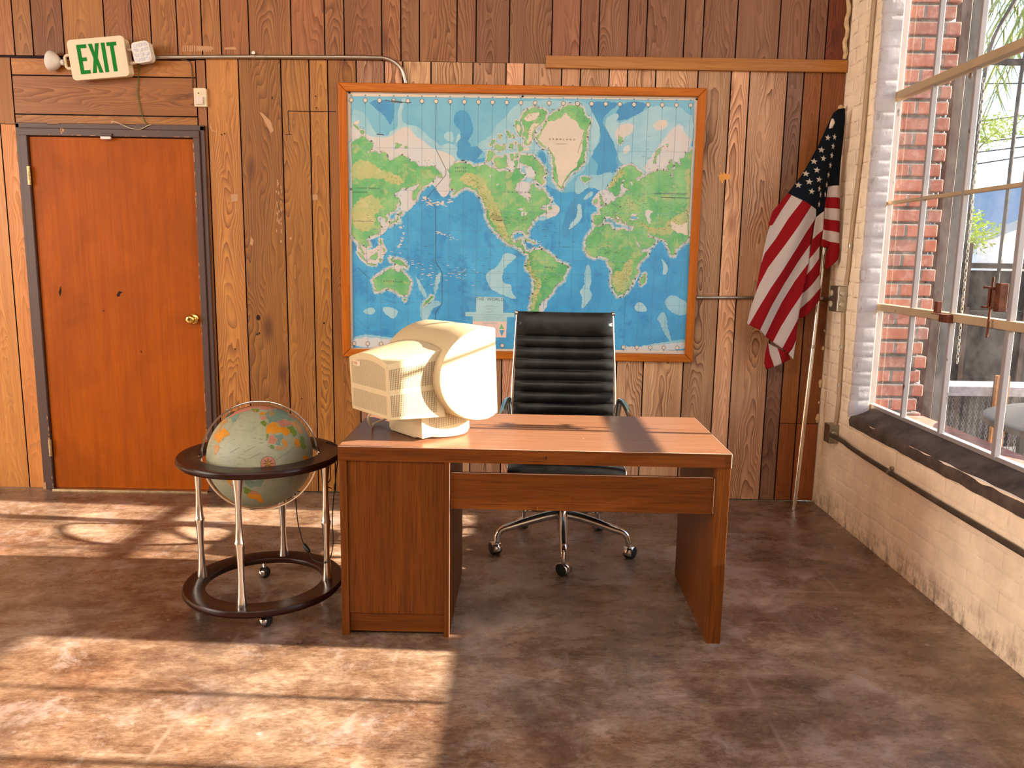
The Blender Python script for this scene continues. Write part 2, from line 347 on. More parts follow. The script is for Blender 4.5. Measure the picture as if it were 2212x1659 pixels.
def smooth_path(pts, n=8):
    pts = [Vector(p) for p in pts]; P = [pts[0]*2-pts[1]] + pts + [pts[-1]*2-pts[-2]]; out = []
    for i in range(1, len(P)-2):
        for k in range(n):
            t = k/n; a, b, c, d = P[i-1], P[i], P[i+1], P[i+2]
            out.append(.5*((2*b)+(c-a)*t+(2*a-5*b+4*c-d)*t*t+(3*b-a-3*c+d)*t**3))
    out.append(pts[-1]); return out
def poly_faces(bm, pts3, mi=0, want=None):
    """flat polygon -> triangles, facing `want`"""
    tris = tessellate_polygon([[Vector(p) for p in pts3]]); vs = [bm.verts.new(p) for p in pts3]; fs = []
    for t in tris:
        try: f = bm.faces.new([vs[i] for i in t])
        except ValueError: continue
        f.material_index = mi; f.normal_update(); fs.append(f)
        if want is not None and f.normal.dot(Vector(want)) < 0: f.normal_flip()
    return fs
def prism(bm, pts, y0, y1, mi=0, to3=None):
    """closed outline in (a,b) extruded along third axis by to3(a,b,h)"""
    to3 = to3 or (lambda a, b, h: (a, h, b))
    lo = [bm.verts.new(to3(a, b, y0)) for a, b in pts]; hi = [bm.verts.new(to3(a, b, y1)) for a, b in pts]; n = len(pts)
    for i in range(n): bm.faces.new((lo[i], lo[(i+1) % n], hi[(i+1) % n], hi[i])).material_index = mi
    for ring in (lo, hi):
        tr = tessellate_polygon([[v.co for v in ring]])
        for t in tr:
            try: bm.faces.new([ring[i] for i in t]).material_index = mi
            except ValueError: pass
    bmesh.ops.recalc_face_normals(bm, faces=bm.faces)
def text_faces(bm, s, origin, ex, ey, size, mi=0, space=1., stretch=1., align='CENTER'):
    """letter faces laid along ex (reading direction) and ey (up)"""
    c = bpy.data.curves.new('lettering', 'FONT'); c.body = s; c.size = size; c.align_x = align; c.space_character = space; c.resolution_u = 3
    o = bpy.data.objects.new('lettering', c); COL.objects.link(o); bpy.context.view_layer.update()
    me = bpy.data.meshes.new_from_object(o.evaluated_get(bpy.context.evaluated_depsgraph_get()))
    ex, ey, og = Vector(ex), Vector(ey), Vector(origin); vs = [bm.verts.new(og + ex*v.co.x*stretch + ey*v.co.y) for v in me.vertices]
    for p in me.polygons:
        try: bm.faces.new([vs[i] for i in p.vertices]).material_index = mi
        except ValueError: pass
    bpy.data.objects.remove(o); bpy.data.curves.remove(c); bpy.data.meshes.remove(me)
def sheet_plane(y):
    """tracing board: position on the upright plane at depth y of a point traced in the 2212 x 1659 survey picture"""
    def g(u, v):
        d = _f + _r*((u-1106)/FPX) - _u*((v-829.5)/FPX); t = (y-CAM.y)/d.y; p = CAM + d*t
        return p.x, p.z
    return g

# ---------------------------------------------------------------- room shell
def struct(o): o['kind'] = 'structure'; return o
def build_back_wall():
    rnd = random.Random(11); bm = bmesh.new(); uvl = bm.loops.layers.uv.new('UVMap')
    tone = bm.loops.layers.float_color.new('tone'); sty = bm.loops.layers.float_color.new('style')
    g = .0036
    def plank(x0, x1, z0, z1, col, contrast=.7, horiz=False, straight=None):
        s = rnd.random(); st = (1. if rnd.random() < .3 else 0.) if straight is None else straight; j = 1+rnd.uniform(-.14, .12)
        c = (col[0]*j, col[1]*j*(1+rnd.uniform(-.06, .06)), col[2]*j, 1); before = set(bm.faces)
        box(bm, x0+g, x1-g, 0, .012, z0+(g if horiz else .001), z1-(g if horiz else .001))
        cx, cz, off = (x0+x1)/2, (z0+z1)/2, rnd.uniform(-.02, .02)
        for f in set(bm.faces)-before:
            f.normal_update(); f.material_index = 0 if abs(f.normal.y) > .5 else 1
            for l in f.loops:
                p = l.vert.co; l[uvl].uv = (p.z-cz+off, p.x-cx+s*9) if horiz else (p.x-cx+off, p.z+s*9)
                l[tone] = c; l[sty] = (s, st, contrast, 1)
    top = [-9.0, -8.7, -8.5, -8.27, -8.1, -7.9, -7.6, -7.5, -7.2, -7.05, -6.9, -6.7, -6.4, -6.25, -6.05, -5.9, -5.6, -5.5, -5.3, -5.05, -4.9, -4.72, -4.568, -4.465, -4.294, -4.067, -3.914, -3.812, -3.669, -3.534, -3.429, -3.276, -3.044, -2.861, -2.754, -2.548, -2.444, -2.342, -2.137, -2.033, -1.851, -1.619, -1.465, -1.363, -1.206, -1.104, -.898, -.796, -.614, -.382, -.225, -.125, .0]
    for a, b in zip(top, top[1:]):
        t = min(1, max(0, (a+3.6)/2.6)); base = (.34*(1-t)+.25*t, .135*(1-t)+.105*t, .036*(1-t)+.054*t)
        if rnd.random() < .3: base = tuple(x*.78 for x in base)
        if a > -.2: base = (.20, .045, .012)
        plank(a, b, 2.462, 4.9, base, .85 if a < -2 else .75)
    orange = (.36, .145, .026)
    # left of and above the door
    for a, b in zip([-9, -8.7, -8.4, -8.2, -7.9, -7.6, -7.45, -7.2, -6.9, -6.7, -6.45, -6.2, -6.0, -5.75, -5.6, -5.3, -5.1, -4.87, -4.684], [-8.7, -8.4, -8.2, -7.9, -7.6, -7.45, -7.2, -6.9, -6.7, -6.45, -6.2, -6.0, -5.75, -5.6, -5.3, -5.1, -4.87, -4.684, -4.57]):
        plank(a, b, 0, 2.096, (.62, .26, .06), .35, straight=0.)
    plank(-9, -4.597, 2.097, 2.45, orange, .6)
    plank(-4.597, -3.576, 2.10, 2.151, orange, .6, True); plank(-4.597, -3.576, 2.151, 2.358, (.29, .105, .018), .8, True, 0.); plank(-4.597, -3.576, 2.358, 2.45, orange, .4, True)
    plank(-3.576, -3.522, 0, 2.452, (.33, .13, .035), .5)
    low = [-3.522, -3.341, -3.107, -2.951, -2.849, -2.691, -2.536, -2.434, -2.279, -2.048, -1.866, -1.766, -1.56, -1.457, -1.299, -1.198, -1.043, -.811, -.629, -.527, -.32, -.23, -.13, 0]
    for i, (a, b) in enumerate(zip(low, low[1:])):
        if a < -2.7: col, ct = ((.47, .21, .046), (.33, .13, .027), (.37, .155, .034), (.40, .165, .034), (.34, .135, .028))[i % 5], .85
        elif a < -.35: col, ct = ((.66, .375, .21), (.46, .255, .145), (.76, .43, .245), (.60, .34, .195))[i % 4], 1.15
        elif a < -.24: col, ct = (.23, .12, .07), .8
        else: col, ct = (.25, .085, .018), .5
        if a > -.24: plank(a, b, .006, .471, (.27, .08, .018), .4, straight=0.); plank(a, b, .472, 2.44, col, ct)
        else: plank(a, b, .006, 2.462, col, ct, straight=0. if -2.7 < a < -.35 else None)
    # backing board seen in the grooves, scuffs, routed lines
    box(bm, -9, 0, .0122, .05, 0, 4.95, 1)
    lift = [0]
    def flat(pts, mi, y=-.0006):
        lift[0] += 1; poly_faces(bm, [(x, y-lift[0]*2e-6, z) for x, z in pts], mi, (0, -1, 0))
    S = sheet_plane(0)
    for p in ([(560, 242), (568, 245), (585, 262), (591, 282), (585, 288), (578, 275), (570, 258)], [(542, 510), (548, 520), (545, 531), (540, 528)], [(605, 519), (609, 519), (609, 524), (605, 524)], [(455, 265), (458, 280), (470, 284), (458, 284), (453, 275)], [(498, 420), (514, 420), (513, 434), (500, 436)],
              [(675, 420), (686, 421), (686, 432), (675, 432)], [(625, 515), (628, 511), (631, 515), (628, 519)]):
        flat([S(*q) for q in p], 2)
    for i in range(26):
        u, v = 596+rnd.random()*11, 382+rnd.random()*120; flat([S(u, v), S(u+2, v), S(u+2, v+4+rnd.random()*6), S(u, v+6)], 2)
    for i in range(13):
        u = 394+i*5; h = 5 if i < 6 else 4; flat([S(u, 104-h), S(u+3, 103-h), S(u+3, 111), S(u, 112)], 2)
    flat([S(425, 99), S(460, 101), S(461, 107), S(425, 109)], 2); flat([S(484, 103), S(508, 101), S(511, 107), S(486, 107)], 2)
    for p in ([(1556, 372), (1562, 378), (1562, 370), (1568, 376), (1576, 376), (1576, 382), (1556, 381)], [(1552, 377), (1564, 380), (1576, 377), (1578, 386), (1566, 388), (1560, 396), (1555, 390)], [(1553, 358), (1556, 356), (1556, 364)]): flat([S(*q) for q in p], 3)
    for a, b in (((622, 240), (726, 241)), ((622, 240), (625, 291)), ((617, 291), (631, 291))):
        (x0, z0), (x1, z1) = S(*a), S(*b)
        if abs(x1-x0) > abs(z1-z0): flat([(x0, z0-.002), (x1, z1-.002), (x1, z1+.002), (x0, z0+.002)], 1)
        else: flat([(x0-.002, z0), (x0+.002, z0), (x1+.002, z1), (x1-.002, z1)], 1)
    for u, v, r in ((558, 686, 5), (560, 720, 2.2), (556, 722, 2), (700, 698, 2), (588, 213, 1.6), (588, 210, 1.4), (682, 208, 1.4), (683, 233, 1.3), (479, 291, 1.5), (485, 289, 1.5), (508, 754, 1.4), (652, 861, 1.4)):
        x, z = S(u, v); rr = r*.0027; flat([(x+rr*math.cos(a)*.9, z+rr*math.sin(a)*1.25) for a in [i*math.pi/5 for i in range(10)]], 1)
    return struct(finish('wall_back', bm, ['planks', 'groove', 'scuff', 'orange_scuff']))
build_back_wall()
def build_floor():
    bm = bmesh.new(); box(bm, -9, 0, -10, 0.0, -.1, 0); return struct(finish('floor', bm, 'floor'))
build_floor()
WX, WB, WT, WY0, WY1 = .12, .65, 3.30, -.363, -4.30          # window plane, sill and head height, ends
def build_right_wall():
    bm = bmesh.new()
    box(bm, 0, .085, -.413, .30, -.1, 5); box(bm, .08, .110, -.350, .30, -.1, 5)               # pier in the corner
    box(bm, 0, .30, WY1+.02, -.413, -.1, .60)         # below the window
    box(bm, 0, .30, WY1+.02, -.43, WT+.03, 5)
    box(bm, 0, .30, -10, WY1+.02, -.1, 5)
    o = struct(finish('wall_right', bm, 'cream_brick'))
    # rounded painted jamb of the opening
    bm = bmesh.new(); rows = []; n = 210
    for i in range(n+1):
        z = .60 + (WT-.57)*i/n; course = z/.077; ph = abs(math.sin(math.pi*course)); bul = .0045*min(1, ph*2.6) + .007*noise.noise(Vector((1, 2, z*7))) + .003*noise.noise(Vector((5, 2, z*40)))
        row = []
        for kk in range(9):
            a = math.pi/2*kk/8; row.append(bm.verts.new((.030-math.cos(a)*.034-(bul if kk < 6 else 0)*math.cos(a), -.415-math.sin(a)*.020-bul*math.sin(a), z)))
        row.append(bm.verts.new((.084, -.436-bul, z)))
        rows.append(row)
    for a, b in zip(rows, rows[1:]):
        for kk in range(len(a)-1): bm.faces.new((a[kk], a[kk+1], b[kk+1], b[kk]))
    bmesh.ops.recalc_face_normals(bm, faces=bm.faces)
    struct(finish('trim_1', bm, 'white_brick', smooth=True))
    # cream render between jamb and steel frame
    bm = bmesh.new(); box(bm, .080, .108, -.405, -.352, .60, WT+.05); struct(finish('trim_2', bm, 'steel_cream', bevel=.006))
    # sloping mortar sill
    bm = bmesh.new(); ny = 160; prof = [(-.004, .555), (-.008, .585), (.0, .606), (.03, .618), (.075, .636), (.105, .650), (.14, .652)]; rows = []
    for i in range(ny+1):
        y = -.436 + (WY1+.45)*i/ny; row = []
        for (x, z) in prof:
            jz = .004*noise.noise(Vector((x*20, y*9, 3))); jx = .005*noise.noise(Vector((z*9, y*13, 8))) if x < .02 else 0
            row.append(bm.verts.new((x+jx, y, z+jz*(0 if z > .645 else 1) - .012*min(1, i/60)*(1 if x < .05 else 0))))
        rows.append(row)
    for a, b in zip(rows, rows[1:]):
        for kk in range(len(a)-1): bm.faces.new((a[kk], b[kk], b[kk+1], a[kk+1]))
    bmesh.ops.recalc_face_normals(bm, faces=bm.faces)
    struct(finish('trim_3', bm, 'sill', smooth=True))
build_right_wall()
bm = bmesh.new(); box(bm, -9.2, -9, -10, .05, -.1, 5); struct(finish('wall_left', bm, 'plaster'))
bm = bmesh.new(); box(bm, -9.2, .3, -10.2, -10, -.1, 5); struct(finish('wall_front', bm, 'plaster'))
bm = bmesh.new(); box(bm, -9.2, .3, -10.2, .3, 4.95, 5.1); struct(finish('ceiling', bm, 'dark_plaster'))
bm = bmesh.new(); box(bm, -1.649, -.004, -.021, 0, 2.436, 2.500); tr = struct(finish('trim_4', bm, 'trim', bevel=.002))
tr.rotation_euler = (0, 0, 0)
# foam strip squeezed out of the corner joint
bm = bmesh.new(); pts = [(-.022+.006*math.sin(i*1.7), -.012, 2.505+i*.03) for i in range(60)]
tube(bm, pts, [.011+.006*abs(noise.noise(Vector((i*.6, 0, 0)))) for i in range(60)], 8); tag(finish('foam_filler', bm, 'foam', smooth=True), 'pale dried foam bead running up the corner above the orange batten', 'foam strip')
bm = bmesh.new()
for z, r in ((.92, .009), (.72, .012), (.70, .009), (.60, .006), (.505, .014), (.52, .010), (.49, .009), (1.02, .005)):
    bmesh.ops.create_icosphere(bm, subdivisions=2, radius=r, matrix=Matrix.Translation((-.010, -.006, z)) @ Matrix.Diagonal((1, .7, 1.5, 1)))
tag(finish('foam_drip', bm, 'foam', smooth=True), 'small pale blobs of dried foam down the corner beside the flagpole', 'foam blobs', kind='stuff')

# door with its brown frame
def build_door():
    d = struct(empty('door_1', (-4.06, 0, 0)))
    ox = 4.06
    def B(bm, x0, x1, y0, y1, z0, z1, mi=0): box(bm, x0+ox, x1+ox, y0, y1, z0, z1, mi)
    bm = bmesh.new(); B(bm, -4.520, -3.602, -.012, .004, .008, 2.030); leaf = finish('door_leaf', bm, 'door', d, bevel=.0015)
    bm = bmesh.new()   # splintered hole and dents in the veneer
    S = sheet_plane(-.0125)
    for p in ([(252, 636), (257, 629), (266, 631), (260, 634), (259, 640), (253, 641)], [(222, 671), (226, 669), (224, 674)], [(303, 757), (307, 759), (305, 763)], [(131, 617), (133, 630), (130, 641), (127, 632)]):
        poly_faces(bm, [(S(*q)[0]+ox, -.0128, S(*q)[1]) for q in p], 0, (0, -1, 0))
    finish('veneer_chip', bm, 'hole', leaf)
    # frame: stop, rebate and outer casing
    bm = bmesh.new()
    for x0, x1, y0 in ((-4.588, -4.566, -.020), (-4.566, -4.524, -.030), (-3.598, -3.562, -.030), (-3.562, -3.536, -.020)): B(bm, x0, x1, y0, 0, 0, 2.036 if y0 < -.025 else 2.10)
    B(bm, -4.566, -3.562, -.030, 0, 2.034, 2.074); B(bm, -4.588, -3.536, -.020, 0, 2.074, 2.104)
    finish('door_frame', bm, 'door_frame', d, bevel=.003)
    bm = bmesh.new(); rnd = random.Random(5)
    for i in range(60):   # bare chips along the edges of the frame
        side = rnd.random()
        if side < .6: x = -3.5995+rnd.uniform(0, .003); z = rnd.uniform(.1, 2.0); w_, h_ = rnd.uniform(.0015, .004), rnd.uniform(.005, .04)
        elif side < .8: x = -4.530+rnd.uniform(-.004, .004); z = rnd.uniform(.0, .45); w_, h_ = .004, rnd.uniform(.004, .02)
        else: x = rnd.uniform(-4.4, -3.6); z = 2.037; w_, h_ = rnd.uniform(.005, .03), .003
        B(bm, x, x+w_, -.0306, -.0300, z, z+h_)
    for x, z, a, b_ in ((-4.325, 2.055, .014, .016), (-4.33, 2.045, .008, .03), (-4.40, 2.096, .06, .003), (-4.588, .0, .02, .04)): B(bm, x, x+a, -.0308, -.0199, z, z+b_)
    finish('paint_chip', bm, 'scuff', d)
    for z in (1.817, 1.03, .253):
        bm = bmesh.new(); B(bm, -4.534, -4.516, -.0325, -.0295, z-.05, z+.05)
        for k in range(5): tube(bm, [(-4.5245+ox, -.036, z-.05+k*.02+.001), (-4.5245+ox, -.036, z-.05+k*.02+.019)], .006, 10)
        if z != 1.03: finish('hinge', bm, 'old_brass', d, smooth=True, auto=40)
        else: bm.free()
    kn = bmesh.new(); c = (-3.648+ox, -.012, 1.029)
    lathe(kn, [(0, 0), (.033, 0), (.033, .004), (.028, .009), (.014, .012), (.012, .028), (.020, .034), (.026, .045), (.026, .056), (.019, .064), (.008, .066), (0, .064)], c, 28, axis=(0, -1, 0))
    kb = finish('door_knob', kn, 'brass', d, smooth=True, auto=50)
    bm = bmesh.new(); B(bm, -3.650, -3.646, -.0795, -.078, 1.023, 1.035); finish('keyhole', bm, 'hole', kb)
    bm = bmesh.new(); B(bm, -4.105, -4.05, -.046, -.030, 2.018, 2.033); finish('door_contact', bm, 'lamp_white', d, bevel=.002)
    bm = bmesh.new(); B(bm, -4.104, -4.045, -.040, -.030, 2.036, 2.050); finish('contact_switch', bm, 'door_frame', d, bevel=.002)
    bm = bmesh.new(); B(bm, -4.52, -3.60, -.05, 0, 0, .007); finish('threshold', bm, 'old_brass', d)
build_door()

# ---------------------------------------------------------------- steel window
def build_window():
    w_ = struct(empty('window_1', (WX, -2.3, WB)))
    oy, oz = 2.3, WB
    def L(bm, x0, x1, y0, y1, z0, z1, mi=0): box(bm, x0-WX, x1-WX, y0+oy, y1+oy, z0-oz, z1-oz, mi)
    ys = [-.363, -.752, -1.105, -1.52, -1.925, -2.315, -2.68, -3.12, -3.50, -3.90, -4.28]
    zs = [.652, 1.185, 1.717, 2.242, 2.77, 3.30]
    bm = bmesh.new()
    L(bm, WX-.004, WX+.03, -.372, -.345, zs[0], zs[-1]); L(bm, WX-.004, WX+.03, -4.29, -4.26, zs[0], zs[-1]); L(bm, WX-.004, WX+.03, -4.29, -.36, zs[0]-.012, zs[0]+.016); L(bm, WX-.004, WX+.03, -4.29, -.36, zs[-1]-.02, zs[-1]+.04)
    finish('window_frame', bm, 'steel_white', w_, bevel=.002)
    for z in (zs[1], zs[3]):   # heavy painted transoms
        bm = bmesh.new(); L(bm, WX-.026, WX+.03, -4.27, -.375, z-.018, z+.018); finish('transom', bm, 'steel_cream', w_, bevel=.004)
    for z in (zs[2], zs[4]):
        bm = bmesh.new(); L(bm, WX-.012, WX+.02, -4.27, -.38, z-.008, z+.008); finish('glazing_bar', bm, 'steel_cream', w_, bevel=.002)
    for i, y in enumerate(ys[1:-1]):
        bm = bmesh.new(); hw = .055 if i == 3 else .0085 if i not in (2, 5) else .012
        L(bm, WX-.014, WX+.010, y-hw, y+hw, zs[0]+.01, zs[-1]-.01)
        finish('mullion', bm, 'steel_white', w_, bevel=.002)
    for a, b in zip(ys, ys[1:]):
        for c, d in zip(zs, zs[1:]):
            bm = bmesh.new(); L(bm, WX+.004, WX+.007, b+.004, a-.004, c+.004, d-.004); finish('window_pane', bm, 'glass', w_)
    # latch with its long handle on the opening vent, stay bracket below
    bm = bmesh.new(); L(bm, WX-.045, WX-.012, -1.50, -1.465, 1.235, 1.345); L(bm, WX-.05, WX-.044, -1.455, -1.445, 1.13, 1.37); L(bm, WX-.055, WX-.03, -1.47, -1.40, 1.322, 1.330); L(bm, WX-.055, WX-.03, -1.47, -1.40, 1.245, 1.253); L(bm, WX-.05, WX-.012, -1.46, -1.43, 1.25, 1.325)
    finish('window_latch', bm, 'rust', w_, bevel=.002)
    bm = bmesh.new(); L(bm, WX-.05, WX-.022, -1.155, -1.08, 1.163, 1.196); L(bm, WX-.075, WX-.03, -1.15, -1.06, 1.196, 1.200); L(bm, WX-.05, WX-.028, -1.06, -1.03, 1.20, 1.25)
    finish('stay_bracket', bm, 'rust', w_, bevel=.002)
    bm = bmesh.new(); p0, p1 = Vector((WX+.05, -1.06, 2.19)), Vector((WX+.05, -1.085, .98)); nl = 58
    for i in range(nl):
        c = p0.lerp(p1, (i+.5)/nl)-Vector((WX, -oy, oz)); q = Matrix.Translation(c) @ Matrix.Rotation(math.pi/2*(i % 2), 4, 'Z')
        pts = [q @ Vector((.0055*math.cos(t), 0, .014*math.sin(t))) for t in [k*math.pi/5 for k in range(11)]]; tube(bm, pts, .0016, 5, caps=False)
    finish('stay_chain', bm, 'galv', w_)
    bm = bmesh.new(); lathe(bm, [(0, 0), (.012, 0), (.012, .004), (0, .005)], (WX-.03-WX, -1.105+oy, 2.19-oz), 16, axis=(-1, 0, 0)); finish('chain_screw', bm, 'galv', w_)
    bm = bmesh.new(); lathe(bm, [(0, 0), (.013, 0), (.014, .008), (.010, .016), (0, .018)], (-.025, -.40+oy, 1.80-oz), 16, axis=(-.6, -1, 0)); finish('anchor_knob', bm, 'lamp_white', w_, smooth=True)
    bm = bmesh.new(); tube(bm, smooth_path([(-.04, -.41+oy, 2.325-oz), (-.03, -.415+oy, 2.30-oz), (-.035, -.42+oy, 2.27-oz), (-.02, -.41+oy, 2.25-oz)]), .008, 8); finish('frame_hook', bm, 'steel_cream', w_, smooth=True)
build_window()

# ---------------------------------------------------------------- conduits, boxes
def conduit(name, pts, r, m, label, cat='conduit', clips=(), n=12, sm=6):
    bm = bmesh.new(); tube(bm, smooth_path(pts, sm), r, n); o = tag(finish(name, bm, m, smooth=True, auto=60), label, cat)
    for (p, ax, wall) in clips:
        b = bmesh.new(); p = Vector(p); a = Vector(ax); 
        tube(b, [p-a*.009, p+a*.009], r+.0022, 14)
        wv = Vector(wall); side = a.cross(wv).normalized(); q = p + side*(r+.010) - wv*0
        tube(b, [q+wv*(r*.2), q+wv*(r+.0)], .010, 12)
        finish('strap', b, 'galv', o, smooth=True, auto=40)
    return o
conduit('conduit', [(-3.80, -.014, 2.459), (-3.4, -.014, 2.468), (-3.0, -.014, 2.473), (-2.60, -.014, 2.476), (-2.53, -.014, 2.473), (-2.478, -.014, 2.454), (-2.437, -.014, 2.416), (-2.419, -.014, 2.36), (-2.417, -.014, 2.344)], .0105, 'galv',
        'steel conduit running from the exit sign and bending down behind the world map', clips=[((-3.251, -.014, 2.471), (1, 0, 0), (0, 1, 0))])
bm = bmesh.new(); box(bm, -3.835, -3.785, -.03, 0, 2.446, 2.472); tag(finish('conduit_coupling', bm, 'galv', bevel=.003), 'small steel coupling box where the conduit meets the exit sign', 'conduit fitting')
conduit('conduit', [(-.760, -.014, 1.199), (-.5, -.014, 1.203), (-.06, -.014, 1.206), (-.035, -.03, 1.207), (-.03, -.09, 1.207), (-.03, -.15, 1.207)], .0095, 'galv', 'short steel conduit crossing from behind the map past the flag to the outlet box')
conduit('conduit', [(-.014, -.318, 4.9), (-.014, -.318, 3.4), (-.014, -.318, 2.72), (-.014, -.318, 2.05), (-.014, -.30, 1.80), (-.014, -.279, 1.56), (-.014, -.275, 1.40), (-.014, -.262, 1.29)], .0105, 'cond_cream',
        'cream painted conduit descending the corner brick pier to the outlet box', clips=[((-.014, -.278, 1.50), (0, 0, 1), (1, 0, 0))])
conduit('conduit', [(-.014, -.255, 1.14), (-.014, -.262, 1.08), (-.014, -.275, .98), (-.014, -.280, .83), (-.014, -.288, .70), (-.014, -.287, .60), (-.014, -.272, .50)], .0095, 'cond_cream',
        'cream painted conduit linking the outlet box to the junction box below it', clips=[((-.014, -.276, .96), (0, 0, 1), (1, 0, 0)), ((-.014, -.284, .75), (0, 0, 1), (1, 0, 0))])
conduit('conduit', [(-.045, -.30, .475), (-.042, -.345, .474), (-.022, -.42, .462), (-.016, -.52, .450), (-.016, -.75, .443), (-.016, -1.295, .434), (-.016, -1.97, .430), (-.016, -3.0, .425), (-.016, -4.5, .42)], .0115, 'cond_dark',
        'dusty dark conduit running along the cream brick wall under the window', clips=[((-.016, -.95, .439), (0, -1, 0), (1, 0, 0))])
ob = tag(empty('outlet_box', (0, -.21, 1.215)), 'steel outlet box with a double socket on the corner pier beside the flag', 'outlet box')
bm = bmesh.new(); box(bm, -.052, 0, -.055, .055, -.070, .070); finish('box_body', bm, 'box', ob, bevel=.006, segs=3)
bm = bmesh.new(); box(bm, -.056, -.052, -.052, .052, -.068, .068); cv = finish('cover_plate', bm, 'box', ob, bevel=.002)
for z in (.030, -.030):
    bm = bmesh.new(); lathe(bm, [(0, 0), (.017, 0), (.017, .003), (.014, .005), (0, .005)], (-.056, .024, z), 18, axis=(-1, 0, 0)); finish('socket', bm, 'outlet', cv)
for z in (.030, -.030):
    bm = bmesh.new(); lathe(bm, [(0, 0), (.014, 0), (.014, .003), (.011, .005), (0, .005)], (-.028, -.055, z), 18, axis=(0, -1, 0)); finish('knockout', bm, 'galv', ob)
jb = tag(empty('junction_box', (0, -.262, .475)), 'blank steel junction box low on the corner pier where the conduit turns', 'junction box')
bm = bmesh.new(); box(bm, -.052, 0, -.038, .042, -.052, .052); finish('box_body', bm, 'box', jb, bevel=.002)
bm = bmesh.new(); lathe(bm, [(0, 0), (.018, 0), (.018, .008), (.013, .012), (0, .012)], (-.03, -.038, 0), 14, axis=(0, -1, 0)); finish('conduit_nut', bm, 'galv', jb)
for x, z in ((-.040, .036), (-.018, -.036)):
    bm = bmesh.new(); lathe(bm, [(0, 0), (.005, 0), (.004, .003), (0, .003)], (x, -.038, z), 10, axis=(0, -1, 0)); finish('screw', bm, 'galv', jb)

# ---------------------------------------------------------------- exit sign, sensor, loose wires
def rrect(w, h, r, n=5):
    o = []
    for cx, cy, a0 in ((w/2-r, h/2-r, 0), (-w/2+r, h/2-r, 90), (-w/2+r, -h/2+r, 180), (w/2-r, -h/2+r, 270)):
        for i in range(n+1): a = R(a0+90*i/n); o.append((cx+r*math.cos(a), cy+r*math.sin(a)))
    return o
def build_exit():
    e = tag(empty('exit_sign', (-4.075, -.03, 2.440)), 'white emergency exit sign with green letters and two lamp heads above the door', 'exit sign')
    e.rotation_euler = (R(3), R(-5.0), R(-2))
    bm = bmesh.new(); prism(bm, rrect(.305, .195, .020), -.030, .028); finish('housing', bm, 'exit_white', e, smooth=True, auto=30, bevel=.003)
    bm = bmesh.new(); prism(bm, rrect(.318, .208, .022), -.042, -.030); fp = finish('face_plate', bm, 'exit_white', e, smooth=True, auto=30, bevel=.004)
    H = .150; h = H/2
    E_ = [(0, -h), (.055, -h), (.055, -h+.019), (.021, -h+.019), (.021, -.010), (.046, -.010), (.046, .009), (.021, .009), (.021, h-.019), (.055, h-.019), (.055, h), (0, h)]
    X_ = [(0, -h), (.022, -h), (.030, -.026), (.038, -h), (.060, -h), (.042, 0), (.060, h), (.038, h), (.030, .026), (.022, h), (0, h), (.018, 0)]
    I_ = [(0, -h), (.021, -h), (.021, h), (0, h)]; T_ = [(.0165, -h), (.0375, -h), (.0375, h-.019), (.054, h-.019), (.054, h), (0, h), (0, h-.019), (.0165, h-.019)]
    for x, L_ in ((-.108, E_), (-.042, X_), (.029, I_), (.060, T_)):
        bm = bmesh.new(); prism(bm, [(x+a, b) for a, b in L_], -.0434, -.0415); finish('exit_letter', bm, 'green', fp)
    for s in (-1, 1):
        bm = bmesh.new()
        tube(bm, [(s*.155, -.01, .035), (s*.192, -.01, .033), (s*.200, -.01, .024), (s*.200, -.01, -.024), (s*.192, -.01, -.033), (s*.155, -.01, -.035)], .0085, 8)
        br = finish('lamp_bracket', bm, 'exit_white', e, smooth=True, auto=50)
        if s < 0:
            bm = bmesh.new(); lathe(bm, [(0, -.012), (.012, -.010), (.016, .0), (.012, .010), (0, .012)], (-.217, -.012, 0), 16, axis=(1, 0, 0)); 
            lathe(bm, [(0, 0), (.016, .002), (.030, .012), (.044, .030), (.053, .048), (.053, .056), (.0, .058)], (-.226, -.018, .0), 24, axis=(-.93, .05, .22))
            for v in bm.verts:
                pass
            finish('lamp_head', bm, 'lamp_white', e, smooth=True, auto=50)
        else:
            bm = bmesh.new(); prism(bm, rrect(.098, .108, .022), -.070, -.025)
            tube(bm, [(0, -.03, 0), (0, .0, 0)], .018, 12)
            q = Matrix.Translation((.252, .01, .008)) @ Matrix.Rotation(R(-4), 4, 'Y'); bmesh.ops.transform(bm, matrix=q, verts=bm.verts)
            h = finish('lamp_head', bm, 'lamp_white', e, smooth=True, auto=30, bevel=.004)
            bm = bmesh.new()
            for i in range(3):
                for j in range(4):
                    cx, cz = (i-1)*.029, (j-1.5)*.024
                    prism(bm, [(a+cx, b+cz) for a, b in rrect(.022, .018, .005, 2)], -.0722, -.0695)
            bmesh.ops.transform(bm, matrix=q, verts=bm.verts); finish('lamp_lens', bm, 'lens', h)
    bm = bmesh.new(); lathe(bm, [(0, 0), (.055, 0), (.055, .018), (0, .018)], (0, .034, 0), 24, axis=(0, -1, 0)); finish('wall_canopy', bm, 'exit_white', e)
build_exit()
ms = tag(empty('motion_sensor', (-3.552, -.0, 2.252)), 'small white motion sensor with a grey lens beside the door frame top', 'motion sensor')
bm = bmesh.new(); prism(bm, rrect(.068, .098, .006), -.030, 0)
for v in bm.verts:
    if v.co.y < -.02: v.co.y += .012*abs(v.co.x)/.034
finish('sensor_case', bm, 'sensor', ms, smooth=True, auto=30, bevel=.003)
bm = bmesh.new(); prism(bm, rrect(.042, .040, .004), -.0285, -.02)
for v in bm.verts: v.co.z -= .018; v.co.x -= .004
finish('sensor_lens', bm, 'sensor_lens', ms, bevel=.001)
